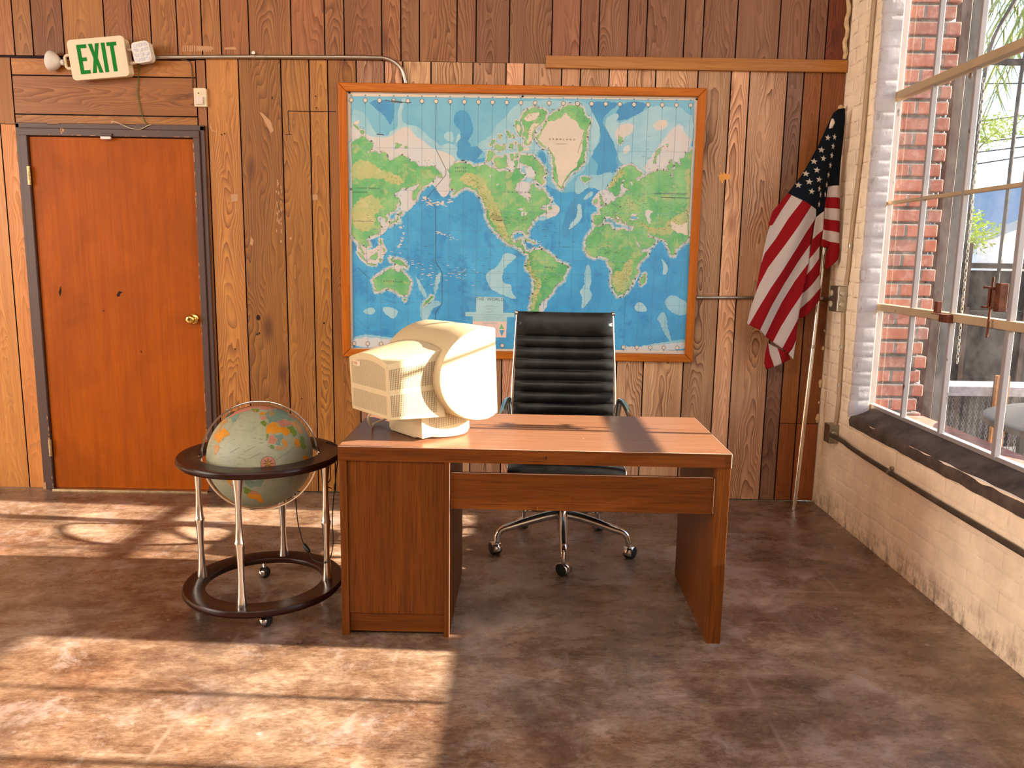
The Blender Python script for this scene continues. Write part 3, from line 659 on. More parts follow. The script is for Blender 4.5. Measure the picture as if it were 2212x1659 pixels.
bm = bmesh.new(); box(bm, -.006, -.001, -.0315, -.029, .016, .023); finish('sensor_light', bm, 'hole', ms)
def wire(name, pts, r, m, label, cat='wire', parent=None):
    bm = bmesh.new(); tube(bm, smooth_path(pts, 8), r, 7); o = finish(name, bm, m, parent, smooth=True)
    return tag(o, label, cat) if not parent else o
def on_wall(px, y=-.004):
    S = sheet_plane(0); return [(S(u, v)[0], y, S(u, v)[1]) for u, v in px]
wire('wire', on_wall([(302, 130), (300, 170), (298, 200), (302, 225), (308, 250), (316, 266), (322, 272)], -.006)[:-1]+[(S_[0], -.024, S_[1]) for S_ in [sheet_plane(0)(326, 273)]], .0022, 'green_wire', 'thin green wire hanging from the exit sign to the door frame')
wire('wire', [(sheet_plane(0)(u, v)[0], -.026, sheet_plane(0)(u, v)[1]) for u, v in [(246, 268), (249, 264), (262, 268), (285, 278), (305, 281), (316, 277), (324, 273), (331, 271)]], .0022, 'white_wire', 'loose pale wire curling over the top of the door frame')
wire('wire', on_wall([(392, 129), (404, 131), (412, 136), (415, 150), (417, 190)], -.005), .003, 'brown_wire', 'thin brown cable bending down from the conduit to the motion sensor')

# ---------------------------------------------------------------- world map in its wooden frame
def build_map():
    mp = tag(empty('world_map', (-1.776, 0, 1.583)), 'large framed wall map of the world in blue and green behind the desk', 'map')
    OX, OZ = 1.776, -1.583
    S0 = sheet_plane(-.015)
    def S(u, v): x, z = S0(u, v); return x+OX, z+OZ
    x0, x1, z0, z1 = -2.788, -.764, .826, 2.341; fw = .046
    o = [(x0+OX, z0+OZ), (x1+OX, z0+OZ), (x1+OX, z1+OZ), (x0+OX, z1+OZ)]; i_ = [(x0+OX+fw, z0+OZ+fw), (x1+OX-fw, z0+OZ+fw), (x1+OX-fw, z1+OZ-fw), (x0+OX+fw, z1+OZ-fw)]
    for k in range(4):
        a, b, c, d = o[k], o[(k+1) % 4], i_[(k+1) % 4], i_[k]
        e = .0012; bm = bmesh.new(); prism(bm, [a, b, c, d], -.034, 0)
        for v in bm.verts:   # hairline mitre gap
            v.co.x *= .9996; v.co.z *= .9996
        finish('frame_rail', bm, 'map_frame' if k % 2 == 0 else 'map_frame_v', mp, bevel=.006, segs=3)
    mats = {}
    def mm(n, m): mats[n] = len(mats); lst.append(m)
    lst = []
    mm('paper', printed('map_margin', (.60, .50, .42), (.56, .47, .39), 3))
    mm('ocean', printed('map_ocean', (.028, .25, .52), (.05, .33, .60), 3.2, detail=6, third=(.018, .18, .45)))
    mm('arctic', printed('map_arctic_sea', (.11, .36, .53), (.15, .40, .55), 4))
    mm('deep', printed('map_deep_sea', (.045, .27, .50), (.035, .22, .46), 4))
    mm('shelf', printed('map_shelf_sea', (.22, .44, .55), (.31, .50, .57), 5))
    mm('pale', printed('map_pale_shelf', (.50, .52, .55), (.53, .48, .46), 5))
    mm('land', printed('map_land', (.075, .34, .12), (.21, .45, .18), 5, detail=8, third=(.38, .42, .18)))
    mm('tan', printed('map_highland', (.40, .40, .16), (.33, .40, .17), 9, third=(.50, .44, .25)))
    mm('ice', printed('map_ice', (.60, .51, .42), (.55, .47, .40), 5))
    mm('ink', printed('map_ink', (.05, .07, .09), None, 5))
    mm('grid', printed('map_grid', (.10, .26, .40), None, 5))
    mm('pink', printed('map_legend_pink', (.72, .50, .44), None, 5))
    mm('legend', printed('map_legend_blue', (.33, .52, .56), None, 5))
    mm('green', printed('map_green', (.12, .44, .16), None, 5))
    mm('relief', printed('map_relief', (.13, .20, .06), (.22, .28, .10), 20))
    bm = bmesh.new(); rnd = random.Random(3)
    box(bm, x0+OX+fw-.004, x1+OX-fw+.004, -.012, -.002, z0+OZ+fw-.004, z1+OZ-fw+.004, mats['paper'])
    cnt = [0, 0]
    def crossing(a, b, c, d):
        o = lambda p, q, r: (q[0]-p[0])*(r[1]-p[1])-(q[1]-p[1])*(r[0]-p[0])
        return o(a, b, c)*o(a, b, d) < 0 and o(c, d, a)*o(c, d, b) < 0
    def crinkle(pts, amt=.35, lv=2):
        for _ in range(lv):
            i = 0; pts = list(pts)
            while i < len(pts):
                a, b = pts[i], pts[(i+1) % len(pts)]; d = math.hypot(b[0]-a[0], b[1]-a[1])
                if d > 3:
                    k_ = rnd.uniform(-amt, amt)*.5*min(1, 9/d); m_ = ((a[0]+b[0])/2-(b[1]-a[1])*k_, (a[1]+b[1])/2+(b[0]-a[0])*k_)
                    m_ = (m_[0], min(max(m_[1], 208.3+(m_[0]-758)*.0121), 757))
                    if not any(crossing(a, m_, pts[j], pts[(j+1) % len(pts)]) or crossing(m_, b, pts[j], pts[(j+1) % len(pts)]) for j in range(len(pts)) if j != i): pts.insert(i+1, m_); i += 1
                i += 1
        return pts
    def soft(pts, it=2):
        for _ in range(it):
            out = []
            for a, b in zip(pts, pts[1:]+pts[:1]): out += [(a[0]*.75+b[0]*.25, a[1]*.75+b[1]*.25), (a[0]*.25+b[0]*.75, a[1]*.25+b[1]*.75)]
            pts = out
        return [(u, min(max(v, 208.3+(u-758)*.0121), 757)) for u, v in pts]
    def area_(pts, m, lay, cr=.35, lv=2):
        q = crinkle(list(pts), cr, lv) if cr else list(pts)
        cnt[0] += 1; poly_faces(bm, [(S(u, v)[0], -.0122-lay*.00012-(cnt[0] % 200)*4e-7, S(u, v)[1]) for u, v in q], mats[m], (0, -1, 0)); return q
    def line_(pts, wd, m, lay, closed=False):
        P = [Vector((S(u, v)[0], 0, S(u, v)[1])) for u, v in pts]
        if closed: P.append(P[0])
        for a, b in zip(P, P[1:]):
            d = b-a
            if d.length < 1e-6: continue
            cnt[1] = (cnt[1]+1) % 150; y = -.0122-lay*.00012-cnt[1]*4e-7; d.normalize(); n_ = Vector((-d.z, 0, d.x))*wd/2; a2, b2 = a-d*wd*.3, b+d*wd*.3
            f = bm.faces.new([bm.verts.new((p.x, y, p.z)) for p in (a2-n_, b2-n_, b2+n_, a2+n_)]); f.material_index = mats[m]
            f.normal_update()
            if f.normal.y > 0: f.normal_flip()
    # sea
    sea = [(758, 208), (1500, 217), (1482, 757), (763, 751)]
    area_(sea, 'ocean', 1, 0)
    area_([(758, 208), (1500, 217), (1499, 300), (1440, 300), (1395, 330), (1330, 372), (1300, 395), (1280, 408), (1262, 405), (1240, 414), (1215, 417), (1190, 405), (1172, 395), (1150, 330), (1050, 340), (1000, 350), (900, 330), (758, 330)], 'arctic', 2, .2)
    for p in ([(792, 218), (852, 214), (852, 250), (845, 268), (842, 270), (838, 262), (826, 246), (812, 235)], [(984, 244), (996, 236), (1008, 240), (1016, 252), (1020, 270), (1024, 282), (1014, 300), (1010, 305), (1018, 312), (1015, 318), (1045, 314), (1042, 330), (1025, 350), (1010, 350), (990, 342), (983, 330), (990, 320), (985, 300), (999, 285), (982, 270), (979, 258)],
              [(1175, 328), (1181, 345), (1178, 356), (1165, 346), (1162, 333), (1168, 327)], [(1268, 220), (1345, 218), (1310, 245), (1300, 262), (1310, 282), (1325, 300), (1335, 325), (1330, 340), (1336, 365), (1322, 375), (1312, 374), (1310, 392), (1298, 398), (1288, 394), (1288, 372), (1293, 352), (1276, 340), (1283, 322), (1297, 308), (1297, 280), (1290, 262), (1278, 240)],
              [(1230, 440), (1262, 400), (1275, 398), (1272, 410), (1255, 425), (1268, 440), (1255, 470), (1235, 500), (1215, 520), (1215, 480)], [(1345, 219), (1400, 220), (1390, 240), (1362, 256), (1335, 262), (1325, 250)]): area_(soft(p), 'deep', 3, .5, 1)
    shelf = [
        [(758, 235), (772, 236), (787, 245), (798, 262), (806, 280), (818, 291), (840, 294), (842, 282), (857, 280), (860, 262), (858, 245), (866, 222), (868, 212), (879, 212), (872, 228), (867, 245), (870, 264), (882, 270), (900, 272), (915, 284), (930, 298), (943, 307), (952, 317), (962, 310), (975, 310), (990, 318), (985, 335), (995, 348), (985, 370), (900, 400), (758, 330)],
        [(954, 293), (977, 280), (981, 305), (972, 308)], [(988, 290), (993, 288), (996, 298), (988, 306), (980, 318), (985, 306)],
        [(1030, 312), (1045, 303), (1063, 290), (1070, 270), (1092, 255), (1100, 240), (1120, 222), (1150, 216), (1270, 217), (1278, 240), (1290, 262), (1297, 280), (1294, 305), (1280, 330), (1262, 370), (1240, 382), (1215, 412), (1200, 400), (1192, 380), (1186, 350), (1180, 330), (1168, 322), (1158, 330), (1160, 350), (1178, 370), (1180, 390), (1172, 410), (1190, 425), (1200, 440), (1212, 448), (1196, 470), (1150, 480), (1140, 440), (1060, 380), (1050, 352), (1050, 330), (1032, 318)],
        [(1303, 262), (1322, 246), (1334, 244), (1338, 252), (1329, 262), (1340, 266), (1362, 256), (1390, 240), (1410, 227), (1450, 233), (1470, 230), (1485, 247), (1499, 249), (1495, 330), (1440, 380), (1390, 385), (1350, 362), (1336, 345), (1332, 325), (1322, 300), (1312, 280)],
        [(1240, 400), (1250, 375), (1290, 380), (1310, 372), (1326, 372), (1320, 400), (1300, 415), (1275, 400), (1244, 425)],
        [(1268, 418), (1280, 412), (1282, 420), (1270, 430), (1258, 432)],
        [(1088, 545), (1120, 552), (1105, 565), (1088, 580), (1083, 605), (1092, 614), (1106, 614), (1104, 630), (1120, 648), (1092, 640), (1075, 632), (1060, 625), (1048, 600), (1052, 588), (1072, 578), (1084, 560)],
        [(1268, 570), (1276, 575), (1278, 610), (1272, 625), (1282, 640), (1262, 665), (1255, 668), (1258, 640), (1250, 630), (1264, 615), (1262, 590)],
        [(828, 662), (845, 664), (860, 670), (858, 680), (850, 690), (838, 682), (826, 672)], [(780, 672), (800, 662), (814, 672), (800, 682)],
        [(1435, 650), (1450, 635), (1470, 645), (1487, 655), (1484, 685), (1450, 675), (1438, 660)], [(1418, 690), (1430, 672), (1440, 680), (1445, 720), (1455, 745), (1440, 730), (1425, 695)], [(1370, 660), (1382, 650), (1396, 662), (1398, 675), (1372, 672)],
        [(1426, 556), (1440, 570), (1446, 585), (1430, 598), (1434, 575)], [(914, 700), (905, 665), (915, 640), (960, 655), (935, 665), (925, 688)], [(896, 592), (925, 640), (918, 646), (905, 625), (900, 605)], [(944, 590), (955, 587), (945, 625), (940, 640), (936, 625)],
        [(1246, 440), (1256, 440), (1258, 470), (1250, 480), (1225, 500), (1235, 480), (1248, 465)],
        [(757, 728), (800, 722), (850, 730), (880, 735), (880, 752), (763, 751)], [(1340, 757), (1345, 742), (1365, 752), (1400, 745), (1430, 740), (1465, 735), (1482, 731), (1482, 757)]]
    for p in shelf: area_(soft(p), 'shelf', 4, .5, 1)
    pale = [
        [(758, 262), (780, 285), (805, 295), (840, 298), (855, 285), (868, 275), (885, 273), (897, 295), (915, 303), (925, 315), (945, 325), (965, 330), (985, 340), (985, 375), (965, 430), (948, 420), (940, 400), (900, 380), (758, 320)],
        [(860, 440), (852, 425), (870, 408), (905, 400), (915, 395), (902, 430), (890, 450), (870, 462)], [(808, 500), (815, 470), (842, 480), (836, 500), (815, 512), (795, 520)], [(770, 525), (800, 545), (830, 520), (835, 545), (815, 572), (790, 572), (772, 555)], [(800, 600), (835, 578), (860, 570), (880, 598), (850, 600)],
        [(1325, 285), (1345, 265), (1372, 268), (1368, 285), (1345, 300), (1335, 305)], [(1345, 320), (1360, 310), (1362, 325), (1348, 335)], [(1408, 270), (1425, 258), (1443, 260), (1442, 275), (1420, 284)], [(1405, 340), (1425, 310), (1470, 260), (1480, 290), (1496, 300), (1482, 335), (1445, 365), (1420, 372), (1385, 372)],
        [(1284, 420), (1305, 405), (1330, 425), (1350, 405), (1345, 385), (1355, 395), (1365, 408), (1345, 425), (1300, 450), (1280, 445)], [(1112, 392), (1150, 395), (1150, 430), (1140, 442), (1112, 410)], [(1097, 330), (1128, 330), (1128, 375), (1100, 375)],
        [(1165, 460), (1175, 450), (1200, 440), (1212, 452), (1200, 468), (1180, 470)], [(1150, 675), (1170, 645), (1185, 648), (1176, 676)], [(757, 732), (800, 728), (850, 735), (880, 741), (880, 752), (763, 751)], [(1345, 757), (1350, 750), (1400, 748), (1432, 744), (1470, 740), (1482, 740), (1482, 757)]]
    for p in pale: area_(soft(p), 'pale', 5, .5, 1)
    L_ = []
    L_.append([(758, 312), (780, 295), (787, 295), (795, 303), (804, 308), (805, 318), (792, 331), (808, 328), (820, 334), (827, 328), (836, 331), (842, 348), (852, 344), (862, 336), (876, 338), (885, 347), (897, 349), (903, 358), (920, 361), (932, 357), (942, 365), (950, 374), (957, 384), (942, 378), (938, 388), (925, 398), (912, 404), (906, 412), (898, 430), (893, 433), (891, 422), (896, 410), (906, 400), (909, 394), (904, 397), (892, 402), (880, 407), (868, 406), (858, 415), (851, 422), (862, 428), (859, 440), (856, 450), (846, 457), (839, 461), (833, 467), (838, 474), (833, 480), (830, 470), (823, 467), (815, 471), (820, 480), (823, 490), (818, 502), (806, 509), (795, 512), (790, 518), (797, 527), (798, 532), (791, 535), (786, 529), (780, 526), (779, 536), (786, 547), (787, 551), (781, 544), (777, 533), (776, 521), (770, 520), (766, 512), (759, 506)])
    L_ += [[(772, 544), (779, 548), (788, 560), (793, 566), (786, 562), (777, 552)], [(793, 569), (803, 570), (813, 571), (812, 573), (796, 571)], [(799, 555), (806, 551), (814, 544), (816, 548), (815, 556), (811, 562), (803, 560)], [(821, 558), (825, 560), (822, 566), (820, 563)], [(820, 517), (824, 518), (825, 526), (821, 526)], [(829, 535), (832, 540), (828, 544), (826, 538)],
           [(843, 558), (850, 563), (858, 560), (868, 565), (873, 571), (880, 578), (873, 574), (866, 573), (859, 571), (850, 565)], [(864, 458), (869, 457), (866, 462), (862, 465), (861, 476), (855, 480), (846, 482), (841, 487), (841, 482), (850, 478), (857, 475), (861, 464)], [(863, 430), (866, 440), (864, 446), (862, 436)],
           [(805, 606), (812, 599), (821, 594), (829, 587), (836, 583), (844, 580), (853, 581), (854, 586), (861, 590), (864, 584), (866, 579), (871, 588), (878, 597), (885, 605), (886, 615), (882, 627), (878, 637), (870, 638), (862, 635), (856, 629), (849, 626), (841, 622), (830, 623), (822, 628), (812, 629), (811, 622), (809, 612)],
           [(871, 646), (878, 646), (875, 652)], [(930, 638), (937, 640), (931, 646), (922, 656), (914, 663), (918, 653), (927, 645)], [(853, 309), (862, 311), (869, 314), (861, 319), (853, 318)], [(873, 316), (881, 319), (877, 321)], [(762, 268), (770, 272), (776, 280), (770, 277)], [(778, 281), (788, 283), (786, 288), (779, 288)]]
    L_.append([(970, 364), (980, 354), (991, 350), (1010, 355), (1025, 361), (1037, 360), (1048, 355), (1058, 362), (1073, 367), (1083, 370), (1090, 368), (1104, 372), (1110, 371), (1116, 361), (1122, 366), (1128, 376), (1132, 379), (1130, 385), (1122, 393), (1113, 404), (1114, 414), (1125, 422), (1136, 428), (1138, 435), (1142, 440), (1145, 430), (1148, 422), (1144, 412), (1146, 400), (1155, 398), (1163, 409), (1167, 414), (1174, 408), (1181, 421), (1190, 430), (1184, 441), (1170, 446), (1165, 450), (1173, 453), (1182, 458), (1172, 463), (1160, 467), (1153, 474), (1149, 484), (1139, 493), (1137, 499), (1139, 508), (1135, 505), (1132, 500), (1122, 498), (1110, 500), (1105, 506), (1104, 515), (1109, 524), (1116, 525), (1120, 520), (1126, 517), (1124, 528), (1131, 531), (1131, 540), (1136, 543), (1142, 544), (1146, 546),
               (1153, 539), (1160, 540), (1173, 541), (1184, 548), (1195, 555), (1199, 563), (1210, 567), (1222, 572), (1228, 579), (1224, 587), (1219, 595), (1217, 605), (1207, 611), (1200, 618), (1194, 628), (1186, 637), (1182, 643), (1175, 647), (1170, 652), (1165, 662), (1163, 672), (1160, 690), (1150, 690), (1147, 676), (1147, 660), (1150, 640), (1154, 620), (1156, 604), (1149, 594), (1141, 584), (1137, 574), (1139, 565), (1143, 556), (1143, 549), (1137, 547), (1129, 541), (1121, 535), (1112, 530), (1103, 528), (1095, 523), (1088, 517), (1083, 510), (1077, 501), (1071, 493), (1079, 511), (1070, 500), (1064, 491), (1058, 482), (1053, 473), (1052, 462), (1052, 453), (1047, 446), (1043, 432), (1037, 422), (1028, 411), (1016, 405), (1007, 403), (997, 409), (985, 417), (977, 421), (985, 412), (979, 408), (970, 403), (973, 393), (978, 387), (971, 384), (975, 376), (968, 368)])
    L_ += [[(1054, 326), (1064, 328), (1070, 334), (1063, 341), (1056, 349), (1051, 345)], [(1066, 345), (1077, 338), (1086, 341), (1093, 335), (1094, 350), (1099, 360), (1090, 364), (1078, 365), (1069, 357)], [(1068, 314), (1074, 311), (1083, 317), (1091, 312), (1090, 322), (1078, 326), (1070, 321)], [(1057, 313), (1062, 303), (1070, 302), (1068, 308), (1060, 316)],
           [(1093, 283), (1100, 284), (1105, 295), (1100, 298), (1095, 291)], [(1107, 288), (1113, 295), (1109, 298)], [(1100, 311), (1107, 310), (1107, 322), (1100, 320)], [(1111, 306), (1116, 308), (1113, 312)], [(1076, 291), (1083, 290), (1081, 300), (1077, 298)], [(1118, 312), (1125, 312), (1130, 324), (1120, 326)], [(1113, 331), (1121, 331), (1118, 341), (1112, 340)], [(1101, 333), (1109, 332), (1109, 346), (1103, 346)], [(1111, 347), (1117, 345), (1117, 359), (1111, 360)],
           [(1124, 334), (1135, 336), (1150, 335), (1158, 345), (1170, 357), (1175, 368), (1180, 377), (1172, 383), (1176, 394), (1170, 400), (1160, 392), (1155, 385), (1158, 376), (1150, 362), (1138, 356), (1126, 352), (1123, 343)],
           [(1128, 251), (1131, 244), (1140, 236), (1155, 232), (1172, 235), (1182, 243), (1178, 255), (1166, 270), (1156, 281), (1152, 296), (1144, 312), (1133, 312), (1136, 297), (1128, 292), (1133, 280), (1128, 266), (1124, 258)], [(1114, 260), (1120, 262), (1127, 275), (1125, 295), (1119, 288), (1113, 274)],
           [(1184, 252), (1195, 244), (1207, 240), (1215, 232), (1228, 227), (1245, 225), (1255, 232), (1263, 243), (1262, 249), (1275, 255), (1277, 262), (1268, 280), (1265, 300), (1266, 320), (1261, 340), (1260, 355), (1250, 364), (1238, 370), (1225, 385), (1217, 397), (1213, 408), (1206, 402), (1199, 392), (1196, 380), (1196, 365), (1194, 350), (1190, 330), (1184, 318), (1172, 316), (1165, 309), (1159, 300), (1160, 292), (1172, 280), (1175, 268), (1183, 260)],
           [(1255, 383), (1263, 381), (1272, 383), (1276, 388), (1266, 393), (1259, 391)], [(1131, 514), (1139, 517), (1146, 521), (1138, 519)], [(1150, 521), (1158, 524), (1152, 525)], [(1184, 448), (1192, 447), (1193, 452), (1186, 453)]]
    L_.append([(1283, 484), (1283, 467), (1298, 466), (1298, 462), (1297, 459), (1295, 452), (1303, 447), (1313, 441), (1320, 435), (1330, 430), (1340, 426), (1346, 420), (1352, 413), (1362, 409), (1350, 406), (1346, 396), (1352, 387), (1345, 388), (1340, 400), (1341, 409), (1339, 418), (1332, 424), (1327, 423), (1323, 415), (1316, 416), (1314, 407), (1321, 398), (1328, 389), (1332, 378), (1338, 368), (1347, 361), (1358, 357), (1367, 359), (1378, 368), (1387, 376), (1383, 382), (1373, 384), (1375, 391), (1382, 392), (1388, 383), (1395, 381), (1400, 376), (1410, 372), (1420, 370), (1428, 367), (1437, 368), (1443, 372), (1441, 360), (1448, 346), (1452, 346), (1453, 360), (1450, 380), (1452, 384), (1455, 368), (1457, 348), (1463, 352), (1470, 360), (1471, 350), (1468, 344), (1478, 341), (1482, 330), (1490, 328), (1496, 322),
               (1488, 513), (1482, 522), (1475, 526), (1467, 532), (1459, 538), (1456, 552), (1450, 550), (1446, 538), (1443, 526), (1438, 520), (1433, 516), (1422, 514), (1412, 511), (1405, 508), (1399, 503), (1400, 509), (1404, 515), (1412, 514), (1416, 521), (1410, 530), (1400, 534), (1387, 541), (1384, 533), (1376, 521), (1370, 509), (1368, 505), (1374, 522), (1379, 534), (1385, 542), (1397, 545), (1401, 541), (1397, 552), (1386, 562), (1378, 570), (1374, 578), (1376, 592), (1371, 600), (1365, 606), (1364, 615), (1358, 623), (1352, 632), (1344, 637), (1334, 639), (1329, 632), (1324, 620), (1320, 605), (1323, 590), (1320, 578), (1314, 567), (1315, 560), (1308, 556), (1298, 552), (1285, 556), (1276, 553), (1268, 545), (1264, 535), (1266, 522), (1271, 509), (1279, 500), (1284, 492), (1291, 489), (1303, 486), (1318, 485), (1321, 490), (1322, 495), (1331, 497), (1338, 500), (1342, 495), (1352, 498), (1362, 500), (1366, 499), (1371, 492), (1371, 486), (1360, 486), (1353, 484), (1354, 478), (1349, 477), (1350, 484), (1345, 482), (1340, 474), (1334, 467), (1330, 464), (1333, 473), (1337, 480), (1334, 480), (1325, 472), (1319, 468), (1309, 467), (1304, 474), (1298, 483), (1290, 487)])
    L_ += [[(1294, 418), (1300, 427), (1306, 440), (1297, 444), (1298, 433)], [(1283, 432), (1290, 429), (1289, 438), (1283, 440)], [(1445, 312), (1430, 323), (1420, 335), (1418, 352), (1411, 352), (1415, 335), (1425, 320), (1440, 311)], [(1336, 293), (1345, 297), (1341, 312), (1335, 303)], [(1394, 590), (1395, 598), (1391, 612), (1385, 617), (1382, 608), (1388, 597)]]
    for p in L_:
        q = area_(p, 'land', 8, .5, 2); line_(q, .034 if len(p) > 8 else .022, 'shelf', 4.6, True); line_(q, .020 if len(p) > 8 else .012, 'pale', 6.5, True); line_(q, .0014, 'relief', 8.6, True)
    for p in ([(1043, 462), (1070, 455), (1085, 470), (1092, 490), (1095, 505), (1102, 522), (1090, 516), (1070, 490), (1054, 470)][1:], [(1005, 372), (1035, 380), (1052, 400), (1062, 425), (1078, 450), (1088, 480), (1070, 478), (1056, 468), (1052, 445), (1040, 420), (1020, 402), (1005, 398), (990, 390), (1000, 380)], [(1147, 560), (1143, 580), (1158, 598), (1168, 600), (1168, 620), (1160, 640), (1154, 668), (1149, 670), (1152, 640), (1156, 610), (1152, 598), (1140, 580), (1140, 566)],
              [(1322, 592), (1345, 585), (1352, 560), (1365, 558), (1368, 575), (1362, 600), (1355, 625), (1336, 635), (1328, 620), (1323, 605)], [(760, 350), (790, 345), (830, 370), (860, 380), (880, 395), (850, 400), (820, 380), (760, 390)], [(760, 440), (800, 420), (830, 440), (815, 460), (800, 500), (775, 500), (760, 480)], [(1380, 475), (1400, 490), (1430, 495), (1442, 480), (1470, 460), (1488, 450), (1488, 480), (1450, 505), (1420, 510), (1395, 500)], [(1480, 370), (1492, 360), (1488, 480), (1480, 440)],
              [(1314, 405), (1328, 385), (1345, 363), (1350, 372), (1330, 392), (1322, 405)]): area_(soft(p, 1), 'tan', 9, .8, 2)
    for p in ([(1182, 262), (1200, 260), (1215, 252), (1222, 243), (1232, 256), (1245, 262), (1252, 275), (1263, 282), (1258, 305), (1258, 325), (1250, 345), (1246, 362), (1236, 368), (1222, 384), (1213, 404), (1205, 396), (1203, 375), (1200, 355), (1195, 335), (1187, 317), (1173, 314), (1162, 302), (1175, 278)], [(1140, 245), (1165, 241), (1160, 255), (1140, 262), (1132, 256)], [(1150, 268), (1168, 262), (1152, 282), (1150, 296), (1142, 311), (1138, 308), (1141, 290)], [(1117, 268), (1123, 272), (1122, 288), (1117, 280)], [(1131, 320), (1143, 318), (1142, 326), (1130, 326)],
              [(1447, 478), (1465, 485), (1487, 480), (1486, 508), (1465, 504), (1452, 494)], [(1333, 285), (1340, 280), (1346, 292), (1338, 295)], [(1346, 278), (1358, 274), (1354, 284)], [(1420, 264), (1440, 258), (1441, 270), (1425, 276)], [(1443, 314), (1432, 322), (1426, 324), (1438, 313)], [(766, 262), (776, 260), (776, 268), (768, 270)]): area_(p, 'ice', 9.5, .45)
    for p in ([(1358, 473), (1364, 463), (1377, 461), (1373, 466), (1381, 471), (1373, 475), (1362, 474)], [(1393, 456), (1401, 452), (1411, 457), (1404, 465), (1407, 475), (1407, 485), (1400, 484), (1398, 472), (1394, 464)], [(1420, 463), (1423, 460), (1424, 465)], [(1118, 452), (1126, 449), (1131, 454), (1124, 455)], [(1126, 458), (1132, 456), (1129, 468), (1126, 466)], [(1133, 458), (1140, 460), (1136, 466), (1132, 463)], [(1056, 378), (1063, 377), (1060, 384)], [(1072, 398), (1078, 396), (1074, 402)], [(1361, 394), (1365, 392), (1368, 398), (1364, 400)], [(1132, 362), (1150, 365), (1158, 378), (1150, 385), (1136, 380)]): area_(p, 'pale', 10, .4)
    area_([(1360, 472), (1366, 467), (1378, 470), (1373, 474)], 'arctic', 10.5, .2)
    # mountain relief flecks and place-name flecks
    def flecks(path, n, sp, m='relief', ln=4, wd=.0022):
        for _ in range(n):
            t = rnd.random()*(len(path)-1); i = int(t); f = t-i; u = path[i][0]*(1-f)+path[i+1][0]*f+rnd.gauss(0, sp); v = path[i][1]*(1-f)+path[i+1][1]*f+rnd.gauss(0, sp)
            a = rnd.uniform(-.9, .9) if m == 'relief' else rnd.uniform(-.05, .05); l_ = ln*rnd.uniform(.5, 1.3); line_([(u-l_*math.cos(a)/2, v-l_*math.sin(a)/2), (u+l_*math.cos(a)/2, v+l_*math.sin(a)/2)], wd, m, 11)
    flecks([(1010, 385), (1035, 405), (1055, 440), (1068, 470), (1085, 500), (1105, 526), (1130, 540)], 190, 7); flecks([(1146, 552), (1142, 575), (1158, 600), (1160, 630), (1155, 668)], 120, 4); flecks([(1365, 540), (1360, 575), (1348, 610), (1335, 630)], 70, 7); flecks([(1290, 488), (1320, 470), (1350, 475), (1385, 480), (1420, 500), (1450, 485), (1485, 470)], 130, 7); flecks([(1320, 405), (1335, 380), (1355, 362)], 30, 4); flecks([(770, 440), (830, 400), (880, 380), (930, 375)], 90, 16); flecks([(1195, 245), (1250, 240), (1270, 270), (1263, 340), (1250, 360)], 60, 4); flecks([(1162, 350), (1178, 375)], 20, 4); flecks([(1130, 245), (1175, 245), (1140, 290)], 40, 5); flecks([(1280, 540), (1330, 515), (1370, 530)], 30, 18)
    flecks([(1065, 465), (1110, 480), (1145, 470)], 90, 12, 'ink', 4, .0013); flecks([(1300, 445), (1340, 450), (1390, 430)], 120, 14, 'ink', 4, .0013); flecks([(880, 540), (940, 560), (1010, 600), (1060, 580)], 70, 18, 'ink', 6, .0013); flecks([(1280, 530), (1330, 560), (1340, 600)], 60, 16, 'ink', 5, .0013); flecks([(1170, 580), (1190, 610)], 40, 14, 'ink', 4, .0013); flecks([(790, 470), (820, 540), (850, 600)], 50, 16, 'ink', 5, .0013); flecks([(1180, 480), (1240, 560)], 18, 16, 'ink', 7, .0013); flecks([(1400, 330), (1450, 420), (1470, 480)], 50, 22, 'ink', 6, .0013)
    flecks([(850, 560), (900, 575), (940, 600), (1010, 590)], 60, 9, 'pale', 5, .003); flecks([(943, 500), (960, 508), (985, 520)], 26, 2, 'pale', 4, .003); flecks([(864, 480), (872, 510), (860, 535)], 26, 2, 'pale', 4, .004); flecks([(910, 420), (935, 445), (985, 432)], 40, 3, 'pale', 5, .005); flecks([(1165, 525), (1178, 540)], 10, 2, 'pale', 4, .003)
    # graticule, clock dials of the hour zones, date line
    n = 25
    for i in range(n):
        t = i/(n-1); u, v = 758.5+t*(1492-758.5), 216+t*11.3; ub, vb = 765+t*(1463-765), 742+t*9.5
        line_([(u, v+8), (ub, vb-6)], .0013, 'grid', 9)
        for (cu, cv) in ((u, v), (ub, vb)):
            def disc(r, m, lay):
                x, z = S(cu, cv); poly_faces(bm, [(x+r*math.cos(a), -.0122-lay*.00012, z+r*math.sin(a)) for a in [k*math.pi/8 for k in range(16)]], mats[m], (0, -1, 0))
            disc(.0125, 'ink', 12); disc(.0100, 'ice', 13); line_([(cu, cv-1.6), (cu+.6, cv+1)], .0012, 'pink', 13.6)
            line_([(cu, cv+4), (cu, cv+7.5)], .003, 'ink', 12)
        line_([(u, v-11), (u, v-10)], .008, 'grid', 12)
    for vl, vr in ((318, 329), (410, 419), (455, 463), (495, 503), (529, 536), (559, 566), (588, 594), (618, 625), (652, 661), (702, 709)): line_([(758, vl), (1495 if vl < 400 else 1488, vr)], .0012, 'grid', 9)
    line_([(942, 225), (941, 321), (963, 365), (963, 378), (921, 428), (941, 448), (941, 566), (955, 588), (955, 656), (941, 674), (941, 700)], .0022, 'ink', 12)
    line_([(751, 200), (1508, 214), (1484, 763), (757, 758)], .0014, 'ink', 3, True); line_([(757, 208), (1500, 217), (1482, 757), (763, 751)], .0016, 'grid', 3, True)
